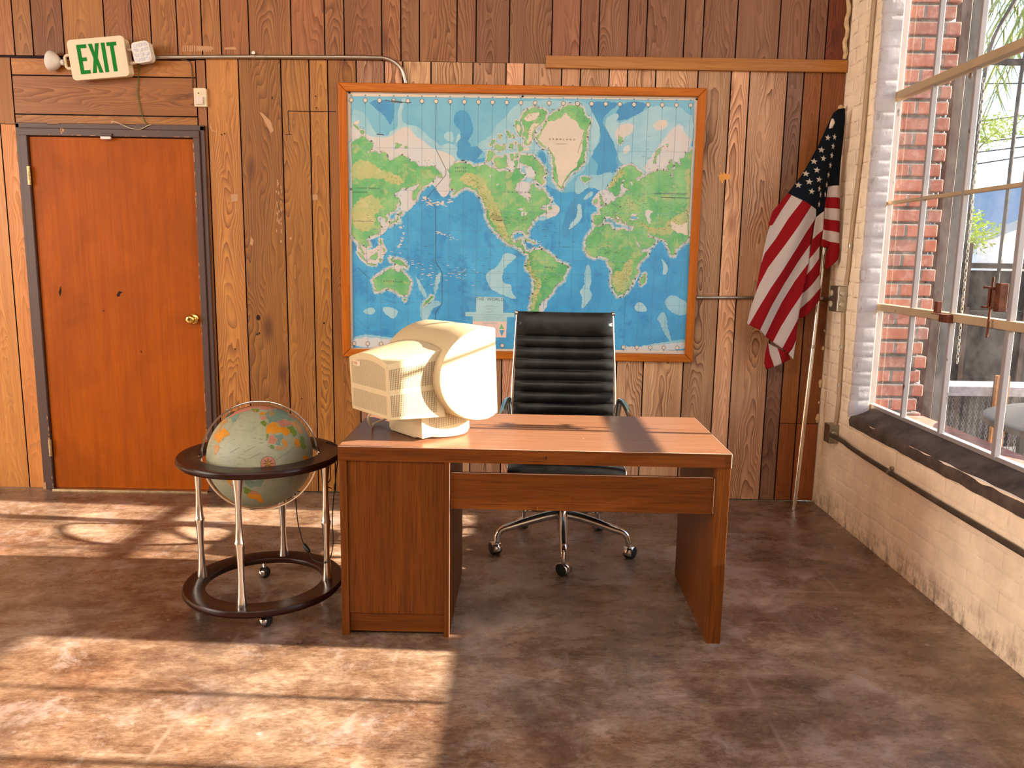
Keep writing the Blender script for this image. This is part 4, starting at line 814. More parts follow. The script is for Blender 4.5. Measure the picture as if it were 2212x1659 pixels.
    line_([(832, 217), (852, 219), (866, 221), (888, 222)], .004, 'ink', 14); line_([(846, 218), (868, 221)], .009, 'ink', 14); line_([(814, 290), (828, 291)], .006, 'ink', 14)
    line_([(773, 578), (800, 604)], .0016, 'ink', 12); line_([(1210, 530), (1235, 560)][:0] or [(1248, 330), (1262, 285)], .0016, 'ink', 12); line_([(1217, 396), (1240, 365)], .0016, 'ink', 12)
    # legend block
    area_([(1029, 641), (1087, 642), (1087, 676), (1028, 675)], 'legend', 15, 0); area_([(1005, 674), (1111, 676), (1111, 685), (1005, 683)], 'legend', 15.3, 0); area_([(1021, 683), (1095, 684), (1095, 695), (1021, 694)], 'legend', 15.6, 0); area_([(1021, 694), (1095, 695), (1093, 729), (1020, 728)], 'pink', 16, 0)
    for k in range(11): line_([(1052+k*2.4, 691), (1036+k*5.2, 680)], .0009, 'grid', 17)
    line_([(1010, 679), (1106, 680)], .0010, 'grid', 17); line_([(1041, 662), (1077, 662.5)], .0011, 'grid', 17)
    for j, (a, b) in enumerate(((1050, 1066), (1047, 1070), (1052, 1064), (1050, 1066))): line_([(a, 660.5+j*3.4+(2 if j else 0)), (b, 660.6+j*3.4+(2 if j else 0))], .0011, 'ink', 17)
    line_([(1042, 697), (1074, 697.5), (1073, 727), (1041, 726.5)], .0010, 'grid', 17, True)
    for a, b, v in ((1044, 1070, 699), (1045, 1052, 702), (1066, 1071, 702), (1045, 1052, 705), (1066, 1071, 705), (1058, 1066, 710), (1052, 1070, 714), (1056, 1068, 720)): line_([(a, v), (b, v+.2)], .0014, 'grid', 17)
    area_([(1083, 699), (1089.5, 711), (1078, 711)], 'green', 17, 0); area_([(1078, 713), (1090, 713), (1084, 727)], 'deep', 17, 0); area_([(1024, 704), (1029, 700), (1035, 703), (1030, 706)], 'legend', 17, .3)
    def T(s, u, v, size, m='ink', space=1.3, stretch=1., lay=18):
        x, z = S(u, v); text_faces(bm, s, (x, -.0122-lay*.00012, z), (1, 0, -.006), (0, 0, 1), size, mats[m], space, stretch)
    T('THE  WORLD', 1058, 649.5, .026, space=1.05, stretch=.98)
    T('G R \u00d8 N L A N D', 1214, 303, .014, space=1.4); T('(DENMARK)', 1214, 312, .008, space=1.6); T('AUSTRALIA', 849, 610, .014, space=1.7); T('BRAZIL', 1190, 579, .012, space=1.9); T('UNITED', 995, 364, .013, space=1.6); T('STATES', 995, 372, .013, space=1.6); T('C A N A D A', 1112, 417, .012, space=2.)
    T('UNION OF SOVIET SOCIALIST', 1449, 420, .012, space=1.2); line_([(1428, 426), (1490, 428)], .003, 'ink', 17); T('SOCIALIST REPUBLICS', 796, 408, .011, space=1.25); line_([(762, 415), (794, 415)], .003, 'ink', 17); T("PLE'S REPUBLIC OF CHINA", 785, 479, .009, space=1.05)
    s = finish('map_print', bm, lst, mp)
    for u, v in ((755, 200), (1129, 208), (1505, 214)):
        x, z = S(u, v); b = bmesh.new(); lathe(b, [(0, 0), (.006, 0), (.005, .003), (0, .004)], (x, -.0145, z), 12, axis=(0, -1, 0)); finish('map_pin', b, 'black', mp)
build_map()

# ---------------------------------------------------------------- desk
def build_desk():
    d = tag(empty('desk', (-2.4234, -1.7951, 0), -.0108), 'brown wood veneer desk with a pedestal, standing in the middle of the room', 'desk')
    W_, D_, H_ = 1.421, .652, .73; T_ = .053
    bm = bmesh.new(); box(bm, 0, W_, 0, D_, H_-T_, H_-.0005); tp = finish('desktop', bm, 'desk_top', d, bevel=.0012)
    bm = bmesh.new(); box(bm, .001, W_-.001, -.0012, .001, H_-T_, H_-.0015); box(bm, -.0012, .0005, .001, D_, H_-T_, H_-.0015); finish('edge_band', bm, 'desk_x', tp)
    bm = bmesh.new(); tube(bm, [(0, -.0008, H_-.0012), (W_, -.0008, H_-.0012)], .0011, 6); tube(bm, [(W_-.0005, 0, H_-.001), (W_-.0005, D_, H_-.001)], .0011, 6); tube(bm, [(W_-.0003, -.0008, H_-.001), (W_-.0003, -.0008, H_-T_)], .0010, 6); finish('pale_edge', bm, 'desk_edge', tp)  # thin pale lines along the edges of the top
    bm = bmesh.new(); box(bm, 1.368, W_-.001, .002, D_-.01, 0, H_-T_); finish('leg_panel', bm, 'desk', d, bevel=.0012)
    # pedestal
    bm = bmesh.new(); box(bm, .003, .030, .002, D_-.03, 0, H_-T_); finish('side_panel', bm, 'desk', d, bevel=.001)
    bm = bmesh.new(); box(bm, .386, .405, .000, D_-.03, 0, H_-T_); finish('side_panel', bm, 'desk', d, bevel=.001)
    bm = bmesh.new(); box(bm, .031, .385, .010, .026, .086, H_-T_); finish('front_panel', bm, 'desk', d, bevel=.001)
    bm = bmesh.new(); box(bm, .031, .385, .016, .030, .012, .084); finish('plinth', bm, 'desk_x', d, bevel=.001)
    bm = bmesh.new(); box(bm, .031, .385, .60, .612, .05, H_-T_); finish('pedestal_door', bm, 'desk', d, bevel=.001)
    bm = bmesh.new(); tube(bm, [(.4055, -.0003, .002), (.4055, -.0003, H_-T_-.001)], .0011, 6); finish('pale_edge', bm, 'desk_edge', d)  # lit edge of the pedestal painted as a thin pale line
    bm = bmesh.new(); box(bm, .406, 1.367, .010, .029, .500, .636); mb = finish('modesty_board', bm, 'desk_x', d, bevel=.001)
    bm = bmesh.new(); tube(bm, [(1.3665, .0098, .502), (1.3665, .0098, .634)], .0010, 6); tube(bm, [(.41, .0115, .6362), (1.36, .0115, .6362)], .0009, 6); finish('pale_edge', bm, 'desk_edge', mb)  # thin pale lines along the end and top of the board
    bm = bmesh.new(); box(bm, .406, 1.367, .060, .075, .60, .66); bm.free()
    bm = bmesh.new(); lathe(bm, [(0, 0), (.016, 0), (.016, .002), (0, .003)], (1.3675, .30, .655), 18, axis=(-1, 0, 0)); finish('cam_cover', bm, 'trim', d)
    bm = bmesh.new(); box(bm, .752, .756, -.0022, -.001, .694, .708); finish('edge_nick', bm, 'hole', tp)
    bm = bmesh.new(); box(bm, .725, .7275, .0085, .010, .502, .515); finish('pin', bm, 'brass', mb)
    for pts in ([(.90, .195), (.905, .200), (.897, .204), (.902, .196)], [(.48, .28), (.505, .305), (.503, .307)]):
        bm = bmesh.new(); poly_faces(bm, [(x, y, H_-.0001) for x, y in pts], 0, (0, 0, 1)); finish('top_scratch', bm, 'label', tp)
build_desk()

# ---------------------------------------------------------------- CRT monitor seen from behind
def build_monitor():
    ZT = .7300
    m = tag(empty('crt_monitor', (-2.085, -1.515, ZT), R(-50)), 'large cream tube computer monitor turned away on the left of the desk', 'monitor')
    tilt = Matrix.Translation((0, 0, .10)) @ Matrix.Rotation(R(3.0), 4, 'X') @ Matrix.Translation((0, 0, -.10))
    def TX(bm): bmesh.ops.transform(bm, matrix=tilt, verts=bm.verts)
    # drum-shaped hood: D profile in (y, z) swept across the width
    prof = [(.118, .074), (.120, .085), (.122, .405), (.120, .416), (.085, .420)]
    for k in range(1, 25):
        a = math.pi/2 + math.pi*k/25; prof.append((.075+.205*math.cos(a), .242+.176*math.sin(a)))
    prof.append((.085, .066)); hw = .205; n = len(prof); bm = bmesh.new(); secs = []
    for x, s in ((-hw, .95), (-hw+.004, .985), (-hw+.012, 1.0), (-.08, 1.008), (0, 1.010), (.08, 1.008), (hw-.012, 1.0), (hw-.004, .985), (hw, .95)):
        secs.append([bm.verts.new((x, .06+(y-.06)*s, .242+(z-.242)*s)) for y, z in prof])
    for a, b in zip(secs, secs[1:]):
        for k in range(n): bm.faces.new((a[k], a[(k+1) % n], b[(k+1) % n], b[k]))
    for sec, sx in ((secs[0], -1), (secs[-1], 1)):   # slightly domed cheeks
        c = bm.verts.new((sx*(hw+.010), .06, .242)); mid = [bm.verts.new((sx*(hw+.0075), .06+(v.co.y-.06)*.55, .242+(v.co.z-.242)*.55)) for v in sec]
        for k in range(n):
            bm.faces.new((sec[k], sec[(k+1) % n], mid[(k+1) % n], mid[k])); bm.faces.new((mid[k], mid[(k+1) % n], c))
    bmesh.ops.recalc_face_normals(bm, faces=bm.faces); TX(bm)
    hood = finish('hood', bm, 'cream', m, smooth=True, auto=32)
    bm = bmesh.new(); tube(bm, [(hw*0.9+.017, .098, .10), (hw*.9+.017, .098, .38)], .0006, 4); TX(bm); finish('seam', bm, 'vent', hood)
    # front bezel and screen, facing the chair
    bm = bmesh.new(); box(bm, -.20, .20, .108, .140, .078, .414); TX(bm); bz = finish('bezel', bm, 'cream', m, bevel=.010, segs=3)
    bm = bmesh.new(); box(bm, -.165, .165, .1385, .1415, .125, .385); TX(bm); finish('screen', bm, 'black', m, bevel=.002)
    # rear tube housing, tapering to the back
    bm = bmesh.new(); y0, y1 = -.085, -.305; F = [(-.165, .098), (.165, .098), (.165, .352), (0, .372), (-.165, .352)]; B_ = [(-.140, .118), (.140, .118), (.140, .318), (0, .345), (-.140, .318)]
    def sect(P, y):
        out = []
        (a, b, c, d, e) = P; out += [a, b, c]
        for k in range(1, 8):
            t = k/8; out.append((c[0]+(e[0]-c[0])*t, c[1]+(d[1]-c[1])*(1-(2*t-1)**2)))
        return [bm.verts.new((x, y, z)) for x, z in out+[e]]
    s0, s1 = sect(F, y0), sect(B_, y1); nn = len(s0)
    for k in range(nn): bm.faces.new((s0[k], s0[(k+1) % nn], s1[(k+1) % nn], s1[k]))
    bm.faces.new(s1); bm.faces.new(s0[::-1]); bmesh.ops.recalc_face_normals(bm, faces=bm.faces); TX(bm)
    hs = finish('tube_housing', bm, 'cream', m, bevel=.003)
    def sidep(t, z, sgn=1):   # point on the housing side, t 0 front..1 back
        y = y0+(y1-y0)*t; return Vector((sgn*(.165-.025*t), y, z*1.0+(1-t)*0))
    bm = bmesh.new()
    def slot(p, du, dv, out, w_, h_):
        q = [p-du*w_-dv*h_, p+du*w_-dv*h_, p+du*w_+dv*h_, p-du*w_+dv*h_]; f = bm.faces.new([bm.verts.new(v+out*.0004) for v in q]); f.normal_update()
        if f.normal.dot(out) < 0: f.normal_flip()
    for sgn in (1, -1):
        du = (sidep(1, 0, sgn)-sidep(0, 0, sgn)).normalized(); out = Vector((sgn, sgn*0-.11, 0)).normalized(); dv = Vector((0, 0, 1))
        for i in range(28):
            t = .16+i*.0298
            for z0, z1 in ((.128+.008*(1-t)*-1, .207), (.226, .300+.014*(1-t))):
                nz = int((z1-z0)/.0072)
                for j in range(nz): slot(sidep(t, z0+(j+.5)*(z1-z0)/nz, sgn), du, dv, out, .0014, .0031)
    TX(bm); finish('side_vent', bm, 'vent', hs)
    bm = bmesh.new()
    for i in range(40):
        x = -.122+i*.0062
        for z0, z1 in ((.132, .203), (.222, .300+.022*(1-(x/.13)**2))):
            nz = int((z1-z0)/.006)
            for j in range(nz): slot(Vector((x, y1, z0+(j+.5)*(z1-z0)/nz)), Vector((1, 0, 0)), Vector((0, 0, 1)), Vector((0, -1, 0)), .0009, .0026)
    TX(bm); finish('rear_vent', bm, 'vent', hs)
    bm = bmesh.new(); box(bm, -.105, -.055, y1-.0014, y1-.0002, .292, .310); TX(bm); lb = finish('rating_label', bm, 'label', hs)
    bm = bmesh.new(); box(bm, -.100, -.075, y1-.0018, y1-.0014, .296, .306); TX(bm); finish('label_print', bm, 'scuff', lb)
    # lower electronics box with vents and connector panel
    bm = bmesh.new(); box(bm, -.118, .118, -.160, .060, .018, .112); TX(bm); lo = finish('lower_housing', bm, 'cream', m, bevel=.003)
    bm = bmesh.new()
    for i in range(22):
        y = -.125+i*.0078
        for j in range(7): slot(Vector((.118, y, .052+j*.0075)), Vector((0, 1, 0)), Vector((0, 0, 1)), Vector((1, 0, 0)), .0012, .0026)
    TX(bm); finish('lower_vent', bm, 'vent', lo)
    bm = bmesh.new()
    for k in range(9):
        x = -.085+k*.02; box(bm, x, x+.012, -.1565, -.1552, .052+(k % 3)*.006, .060+(k % 3)*.006)
    box(bm, -.09, .09, -.1562, -.1552, .072, .073); TX(bm); finish('connector_text', bm, 'vent', lo)
    # tilt foot
    bm = bmesh.new(); lathe(bm, [(0, .002), (.120, .002), (.128, .006), (.126, .014), (.080, .026), (.070, .034), (0, .036)], (.0, -.015, 0), 44); finish('base_disc', bm, 'cream', m, smooth=True, auto=35)
    bm = bmesh.new(); box(bm, -.118, .060, -.150, -.05, .002, .020); finish('base_foot', bm, 'cream', m, bevel=.003)
    for x in (.02, .035):
        bm = bmesh.new(); lathe(bm, [(0, 0), (.006, 0), (.005, .008), (0, .010)], (x, .11, .078), 10, axis=(0, 0, -1)); TX(bm); finish('bezel_button', bm, 'cream', bz)
    bm = bmesh.new(); P = [(-.02, -.27, .115), (-.05, -.285, .085), (-.09, -.26, .05), (-.13, -.225, .022), (-.19, -.19, .008), (-.235, -.155, .007), (-.225, -.10, .025), (-.18, -.06, .05), (-.13, -.04, .06)]
    tube(bm, smooth_path(P, 8), .0045, 8); finish('video_cable', bm, 'white_wire', m, smooth=True)
    return m
build_monitor()

# ---------------------------------------------------------------- ribbed office chair
def build_chair():
    c = tag(empty('office_chair', (-1.543, -.845, 0)), 'black ribbed leather office chair with chrome arms pulled up behind the desk', 'chair')
    # one padded strip: ribs across the sling; path in (y, z), half width
    def padded(name, path, widths, ribs, depth, normal_sign):
        bm = bmesh.new(); P = smooth_path([(0, y, z) for y, z in path], 12); L_ = [0]
        for a, b in zip(P, P[1:]): L_.append(L_[-1]+(b-a).length)
        tot = L_[-1]; n = 150; rowsF, rowsB = [], []
        bounds = sorted([0]+[r if r > 0 else tot+r for r in ribs if r < tot]+[tot])
        for i in range(n+1):
            s = tot*i/n; k = max(j for j in range(len(L_)) if L_[j] <= s+1e-9); k = min(k, len(P)-2); t = (s-L_[k])/(L_[k+1]-L_[k]); p = P[k].lerp(P[k+1], t)
            d = (P[k+1]-P[k]).normalized(); nrm = Vector((0, -d.z, d.y))*normal_sign
            for b0, b1 in zip(bounds, bounds[1:]):
                if b0 <= s <= b1+1e-9: ph = (s-b0)/(b1-b0); break
            puff = depth*(max(0, math.sin(math.pi*ph)))**.42
            wd = widths[0]+(widths[1]-widths[0])*s/tot
            rf, rb = [], []
            for j in range(19):
                u = -1+2*j/18; edge = (1-abs(u)**10)
                x = u*wd; hollow = .010*u*u
                rf.append(bm.verts.new(p+Vector((x, 0, 0))+nrm*(.006+puff*edge+hollow))); rb.append(bm.verts.new(p+Vector((x, 0, 0))-nrm*(.006+puff*.6*edge-hollow)))
            rowsF.append(rf); rowsB.append(rb)
        for rows in (rowsF, rowsB):
            for a, b in zip(rows, rows[1:]):
                for j in range(18): bm.faces.new((a[j], a[j+1], b[j+1], b[j]))
        for a, b, a2, b2 in zip(rowsF, rowsF[1:], rowsB, rowsB[1:]):
            for j in (0, 18): bm.faces.new((a[j], b[j], b2[j], a2[j]))
        for rf, rb in ((rowsF[0], rowsB[0]), (rowsF[-1], rowsB[-1])):
            for j in range(18): bm.faces.new((rf[j], rf[j+1], rb[j+1], rb[j]))
        bmesh.ops.recalc_face_normals(bm, faces=bm.faces)
        return finish(name, bm, 'leather', c, smooth=True, auto=70)
    bk = padded('backrest', [(.160, .500), (.190, .60), (.205, .72), (.215, .86), (.235, 1.0), (.262, 1.142)], (.259, .236), [-.122-.0557*i for i in range(9)], .017, 1)
    st = padded('seat', [(-.235, .405), (-.225, .448), (-.19, .462), (-.05, .452), (.08, .448), (.15, .468), (.163, .50)], (.268, .262), [.06+.056*i for i in range(7)], .013, -1)
    for s in (-1, 1):
        bm = bmesh.new(); path = smooth_path([(s*.270, -.215, .43), (s*.272, -.17, .452), (s*.272, .05, .440), (s*.268, .14, .465), (s*.264, .175, .55), (s*.258, .208, .78), (s*.247, .237, 1.0), (s*.240, .262, 1.138)], 8)
        tube(bm, path, .006, 8); finish('side_rail', bm, 'alu', c, smooth=True)
        bm = bmesh.new(); lathe(bm, [(0, 0), (.012, .0), (.012, .014), (0, .016)], (s*.236, .262, 1.135), 14, axis=(s, 0, .25)); finish('rail_cap', bm, 'chrome', c, smooth=True, auto=40)
        bm = bmesh.new(); tube(bm, smooth_path([(s*.268, .175, .60), (s*.275, .150, .70), (s*.283, .100, .722), (s*.300, -.02, .690), (s*.312, -.10, .640), (s*.315, -.13, .57), (s*.305, -.10, .49), (s*.285, -.04, .445)], 8), .011, 10, flat=1.5)
        finish('armrest', bm, 'chrome', c, smooth=True)
    for z, w_, y in ((.62, .25, .195), (1.12, .235, .262)):
        bm = bmesh.new(); tube(bm, [(-w_, y+.02, z), (w_, y+.02, z)], .008, 8); finish('back_spreader', bm, 'alu', c, smooth=True)
    bm = bmesh.new(); box(bm, -.07, .07, -.09, .10, .375, .425); tube(bm, [(-.262, -.04, .425), (.262, -.04, .425)], .012, 10); tube(bm, [(-.262, .09, .43), (.262, .09, .43)], .012, 10); finish('tilt_mechanism', bm, 'black', c, bevel=.006)
    bm = bmesh.new(); lathe(bm, [(0, .20), (.014, .20), (.014, .38), (0, .38)], n=18); finish('gas_lift', bm, 'chrome', c, smooth=True, auto=40)
    bm = bmesh.new(); lathe(bm, [(0, .085), (.019, .085), (.024, .10), (.026, .20), (.024, .235), (.018, .24), (0, .24)], n=24); base = finish('base_hub', bm, 'chrome', c, smooth=True, auto=40)
    for k in range(5):
        a = R(196+72*k); dx, dy = math.cos(a), math.sin(a)
        def Q(r, z): return (dx*r, dy*r, z)
        bm = bmesh.new(); tube(bm, smooth_path([Q(.015, .175), Q(.09, .168), Q(.18, .150), Q(.26, .132), Q(.300, .122), Q(.322, .104), Q(.330, .080), Q(.332, .062)], 6), [.025]*1+[.025-.0105*min(1, i/30) for i in range(42)], 12)
        finish('base_arm', bm, 'chrome', c, smooth=True)
        wc = Vector(Q(.340, .0285)); aa = R((205, 232, 325, 300, 318)[k]); ax = Vector((math.cos(aa), math.sin(aa), 0))
        w_ = bmesh.new(); lathe(w_, [(0, -.024), (.022, -.024), (.0275, -.020), (.028, .020), (.022, .024), (0, .024)], wc, 28, axis=ax); cs = finish('caster', w_, 'dark_rubber', c, smooth=True, auto=40)
        h = bmesh.new(); f2 = ax.cross(Vector((0, 0, 1)))
        prev = None
        for q_ in range(-20, 201, 10):
            pa = wc+f2*(.032*math.cos(R(q_)))+Vector((0, 0, .032*math.sin(R(q_)))); row = [h.verts.new(pa-ax*.023), h.verts.new(pa+ax*.023)]
            if prev: h.faces.new((prev[0], prev[1], row[1], row[0]))
            prev = row
        bmesh.ops.recalc_face_normals(h, faces=h.faces); ch_ = finish('caster_hood', h, 'chrome', cs, smooth=True); so_ = ch_.modifiers.new('thickness', 'SOLIDIFY'); so_.thickness = .002; so_.offset = -1
build_chair()

# ---------------------------------------------------------------- floor globe on its stand
GC = Vector((-2.80, -1.505, .612)); GR = .2035
def build_globe():
    g = tag(empty('floor_globe', (GC.x, GC.y, 0)), 'large antique-coloured globe in a dark ring stand on aluminium legs', 'globe')
    def ring(name, z0, z1, ri, ro, m='ring_wood'):
        bm = bmesh.new(); e = .005
        lathe(bm, [(ri, z0+e), (ri+e, z0), (ro-e, z0), (ro, z0+e*1.4), (ro, z1-e*1.4), (ro-e, z1), (ri+e, z1), (ri, z1-e)], n=96, closed=True); return finish(name, bm, m, g, smooth=True, auto=50)
    rb = ring('base_ring', .068, .095, .230, .316); rt = ring('horizon_ring', .601, .628, .230, .316)
    prof = [(0, 0), (.0205, 0), (.0205, .006), (.0150, .05), (.0115, .11), (.0125, .17), (.0165, .232), (.0195, .246), (.0195, .250), (.0160, .257), (.0125, .32), (.0110, .37), (.0135, .43), (.0190, .478), (.0225, .507), (0, .507)]
    for k in range(4):
        a = R(-91+90*k); bm = bmesh.new(); lathe(bm, prof, (.258*math.cos(a), .258*math.sin(a), .0945), 20); finish('leg', bm, 'alu', g, smooth=True, auto=60)
        a = R(-72+90*k); x, y = .243*math.cos(a), .243*math.sin(a)
        bm = bmesh.new(); bmesh.ops.create_uvsphere(bm, u_segments=20, v_segments=12, radius=.0255, matrix=Matrix.Translation((x, y, .0265))); cs = finish('caster', bm, 'dark_rubber', rb, smooth=True)
        bm = bmesh.new(); lathe(bm, [(0, .0285), (.008, .0275), (.0155, .022), (.0185, .016), (.0185, .012), (0, .012)], (x, y, .0265), 20, axis=(-.35, -.9, .12)); finish('caster_cap', bm, 'chrome', cs, smooth=True, auto=60)
        bm = bmesh.new(); tube(bm, [(x, y, .045), (x, y, .070)], .009, 10); finish('caster_stem', bm, 'alu', cs)
    z0 = GC.z
    bm = bmesh.new(); bmesh.ops.create_uvsphere(bm, u_segments=96, v_segments=48, radius=GR, matrix=Matrix.Translation((0, 0, z0)))
    m, t, b = new_mat('globe_sea'); k = N(t); o_ = k.obj(); n1 = k.noise(k.mapping(o_, rot=(0, .6, .2)), 4, 6, .65); n2 = k.noise(k.mapping(o_, (1, 1, 5), rot=(.3, .5, 0)), 38, 5, .7)
    col = k.mix(k.rng(n1, .35, .65), (.20, .225, .165), (.32, .315, .215)); col = k.mix(k.rng(n2, .56, .64, 0, .55), col, (.11, .125, .09)); k.set(b.inputs['Base Color'], col); b.inputs['Roughness'].default_value = .5
    lst = [m]; idx = {}
    for nm, cols in (('orange', (.55, .22, .008)), ('pink', (.46, .17, .11)), ('green', (.12, .19, .018)), ('tan', (.44, .22, .07)), ('teal', (.14, .23, .19)), ('rose', (.42, .16, .12)), ('ink', (.08, .07, .05))):
        mm_, t, b = new_mat('globe_'+nm); k = N(t); n = k.noise(k.mapping(k.obj(), (1, 1, 3)), 85, 5, .7); n3 = k.noise(k.obj(), 16, 4, .6)
        cc = k.mix(k.rng(n3, .4, .6), cols, tuple(x*.85 for x in cols)); k.set(b.inputs['Base Color'], k.mix(k.rng(n, .56, .66, 0, .5), cc, tuple(x*.35 for x in cols))); b.inputs['Roughness'].default_value = .5
        idx[nm] = len(lst); lst.append(mm_)
    rnd = random.Random(4)
    def onS(zu, zv, lift, mirror=False):
        u, v = 430+zu/6.381, 850+zv/6.381
        d = (_f + _r*((u-1106)/FPX) - _u*((v-829.5)/FPX)).normalized(); oc = CAM-GC; bq = oc.dot(d); disc = bq*bq-(oc.dot(oc)-GR*GR)
        p = CAM+d*(-bq-math.sqrt(max(disc, 0))) - GC
        if mirror: p = Vector((-p.x, -p.y, p.z*.8))
        return p.normalized()*(GR+lift)+Vector((0, 0, z0))
    def patch(pts, mt, lift=.0004, cr=.5, mirror=True):
        for _ in range(2 if cr else 0):
            out = []
            for a, c in zip(pts, pts[1:]+pts[:1]):
                out.append(a); d_ = math.hypot(c[0]-a[0], c[1]-a[1])
                if d_ > 12: q = rnd.uniform(-cr, cr)*.4; out.append(((a[0]+c[0])/2-(c[1]-a[1])*q, (a[1]+c[1])/2+(c[0]-a[0])*q))
            pts = out
        for mi in ((False, True) if mirror else (False,)):
            b2 = bmesh.new(); P = [onS(u, v, lift, mi) for u, v in pts]
            cen = sum(P, Vector())/len(P)-Vector((0, 0, z0)); x, y = frame_at((0, 0, 0), cen)
            tris = tessellate_polygon([[Vector((p.dot(x), p.dot(y), 0)) for p in P]]); vs = [b2.verts.new(p) for p in P]
            for tr in tris:
                try: b2.faces.new([vs[i] for i in tr])
                except ValueError: pass
            for _ in range(3):
                long_ = [e for e in b2.edges if e.calc_length() > .022]
                if not long_: break
                bmesh.ops.subdivide_edges(b2, edges=long_, cuts=1); bmesh.ops.triangulate(b2, faces=b2.faces)
            C0 = Vector((0, 0, z0)); mp_ = {}
            for v_ in b2.verts: mp_[v_] = bm.verts.new(C0+(v_.co-C0).normalized()*(GR+lift+.0002))
            for f in b2.faces:
                try: nf = bm.faces.new([mp_[v_] for v_ in f.verts])
                except ValueError: continue
                nf.material_index = idx[mt]; nf.normal_update()
                if nf.normal.dot(nf.calc_center_median()-C0) < 0: nf.normal_flip()
            b2.free()
    for mt, p in (('teal', [(900, 290), (1100, 215), (1230, 300), (1300, 380), (1180, 350), (1080, 380), (1060, 400), (960, 420), (930, 340)]), ('pink', [(745, 155), (850, 150), (1000, 158), (1100, 178), (1180, 215), (1120, 218), (1000, 220), (930, 230), (860, 210), (800, 185)]), ('green', [(700, 200), (760, 195), (830, 225), (800, 260), (740, 240)]), ('orange', [(750, 238), (790, 235), (785, 262)]),
                  ('orange', [(830, 275), (900, 260), (1000, 235), (1050, 270), (1000, 320), (900, 300), (840, 300)]), ('pink', [(840, 320), (900, 305), (930, 340), (880, 360), (850, 345)]), ('green', [(845, 400), (900, 370), (935, 400), (920, 455), (870, 430)]),
                  ('orange', [(930, 470), (960, 420), (1010, 395), (1060, 400), (1085, 440), (1160, 460), (1210, 470), (1250, 500), (1245, 560), (1200, 600), (1150, 552), (1020, 555), (935, 560), (925, 510)]), ('rose', [(1085, 380), (1160, 345), (1220, 375), (1275, 420), (1230, 440), (1180, 465), (1120, 440), (1080, 410)]),
                  ('green', [(1200, 450), (1280, 440), (1330, 510), (1345, 570), (1300, 600), (1260, 540), (1250, 500)]), ('tan', [(1270, 400), (1330, 385), (1390, 450), (1460, 540), (1430, 555), (1370, 530), (1310, 460)]), ('green', [(925, 560), (960, 560), (945, 650), (920, 640)]),
                  ('pink', [(960, 600), (1010, 555), (1085, 650), (1010, 700), (950, 690), (970, 640)]), ('teal', [(1020, 560), (1160, 560), (1160, 600), (1120, 720), (1060, 700), (1085, 640)]), ('orange', [(1135, 640), (1180, 620), (1220, 680), (1215, 740), (1180, 750), (1160, 700)]), ('green', [(975, 710), (1020, 710), (1050, 740), (1030, 775), (990, 760)]),
                  ('tan', [(1045, 745), (1110, 730), (1180, 765), (1130, 790), (1060, 780)]), ('orange', [(1300, 620), (1370, 640), (1395, 720), (1350, 755), (1310, 690)]), ('green', [(1390, 600), (1430, 590), (1470, 720), (1450, 780), (1400, 720)]), ('pink', [(1210, 285), (1270, 295), (1340, 350), (1320, 362), (1260, 330)]), ('green', [(1150, 240), (1215, 262), (1210, 280)]),
                  ('orange', [(1430, 870), (1480, 850), (1520, 880), (1480, 910), (1430, 915)]), ('orange', [(240, 560), (310, 500), (350, 465), (385, 510), (415, 545), (430, 580), (380, 590), (330, 620), (300, 660), (260, 700), (230, 650)]), ('tan', [(190, 640), (250, 500), (330, 370), (390, 340), (385, 400), (320, 440), (240, 570), (205, 640)]),
                  ('tan', [(190, 720), (270, 700), (265, 790), (205, 850)]), ('teal', [(440, 340), (500, 290), (560, 260), (545, 320), (500, 390), (460, 410)]), ('orange', [(650, 1400), (700, 1370), (790, 1390), (860, 1410), (885, 1500), (830, 1490), (740, 1450)]), ('green', [(605, 1300), (660, 1300), (720, 1340), (690, 1380), (620, 1370)]),
                  ('pink', [(700, 1350), (760, 1345), (820, 1375), (800, 1395), (720, 1375)]), ('orange', [(375, 1180), (450, 1180), (450, 1300), (400, 1230)]), ('teal', [(620, 1180), (900, 1190), (860, 1280), (720, 1300)])): patch(p, mt)
    def circ(cx, cy, r, n=24): return [(cx+r*math.cos(2*math.pi*i/n), cy+r*math.sin(2*math.pi*i/n)) for i in range(n)]
    patch(circ(950, 965, 102), 'ink', .0010, 0, False); patch(circ(950, 965, 96), 'pink', .0016, 0, False)
    for i in range(16): a = i*math.pi/8; l_ = 88 if i % 2 == 0 else 60; patch([(950+l_*math.cos(a), 965+l_*math.sin(a)), (950+14*math.cos(a+1.2), 965+14*math.sin(a+1.2)), (950+14*math.cos(a-1.2), 965+14*math.sin(a-1.2))], 'orange' if i % 2 else 'ink', .0022+.0001*i, 0, False)
    for a, c in (((620, 810), (780, 725)), ((1050, 920), (1320, 735)), ((690, 900), (850, 820)), ((420, 820), (560, 740))): patch([a, c, (c[0], c[1]+4), (a[0], a[1]+4)], 'ink', .0006, 0, False)
    for f in bm.faces: f.smooth = True
    gl = finish('globe_ball', bm, lst, g, smooth=True)
    q = Matrix.Translation((0, 0, z0)) @ Matrix.Rotation(R(13), 4, 'Z'); bm = bmesh.new(); rr = GR+.0175
    for k2 in range(96):
        pass
    ringA = []
    for k2 in range(96):
        a = 2*math.pi*k2/96; row = []
        for (dr, dy) in ((-.0036, -.008), (.0036, -.008), (.0036, .008), (-.0036, .008)): row.append(bm.verts.new(q @ Vector(((rr+dr)*math.cos(a), dy, (rr+dr)*math.sin(a)))))
        ringA.append(row)
    for a, c in zip(ringA, ringA[1:]+ringA[:1]):
        for j in range(4): bm.faces.new((a[j], a[(j+1) % 4], c[(j+1) % 4], c[j]))
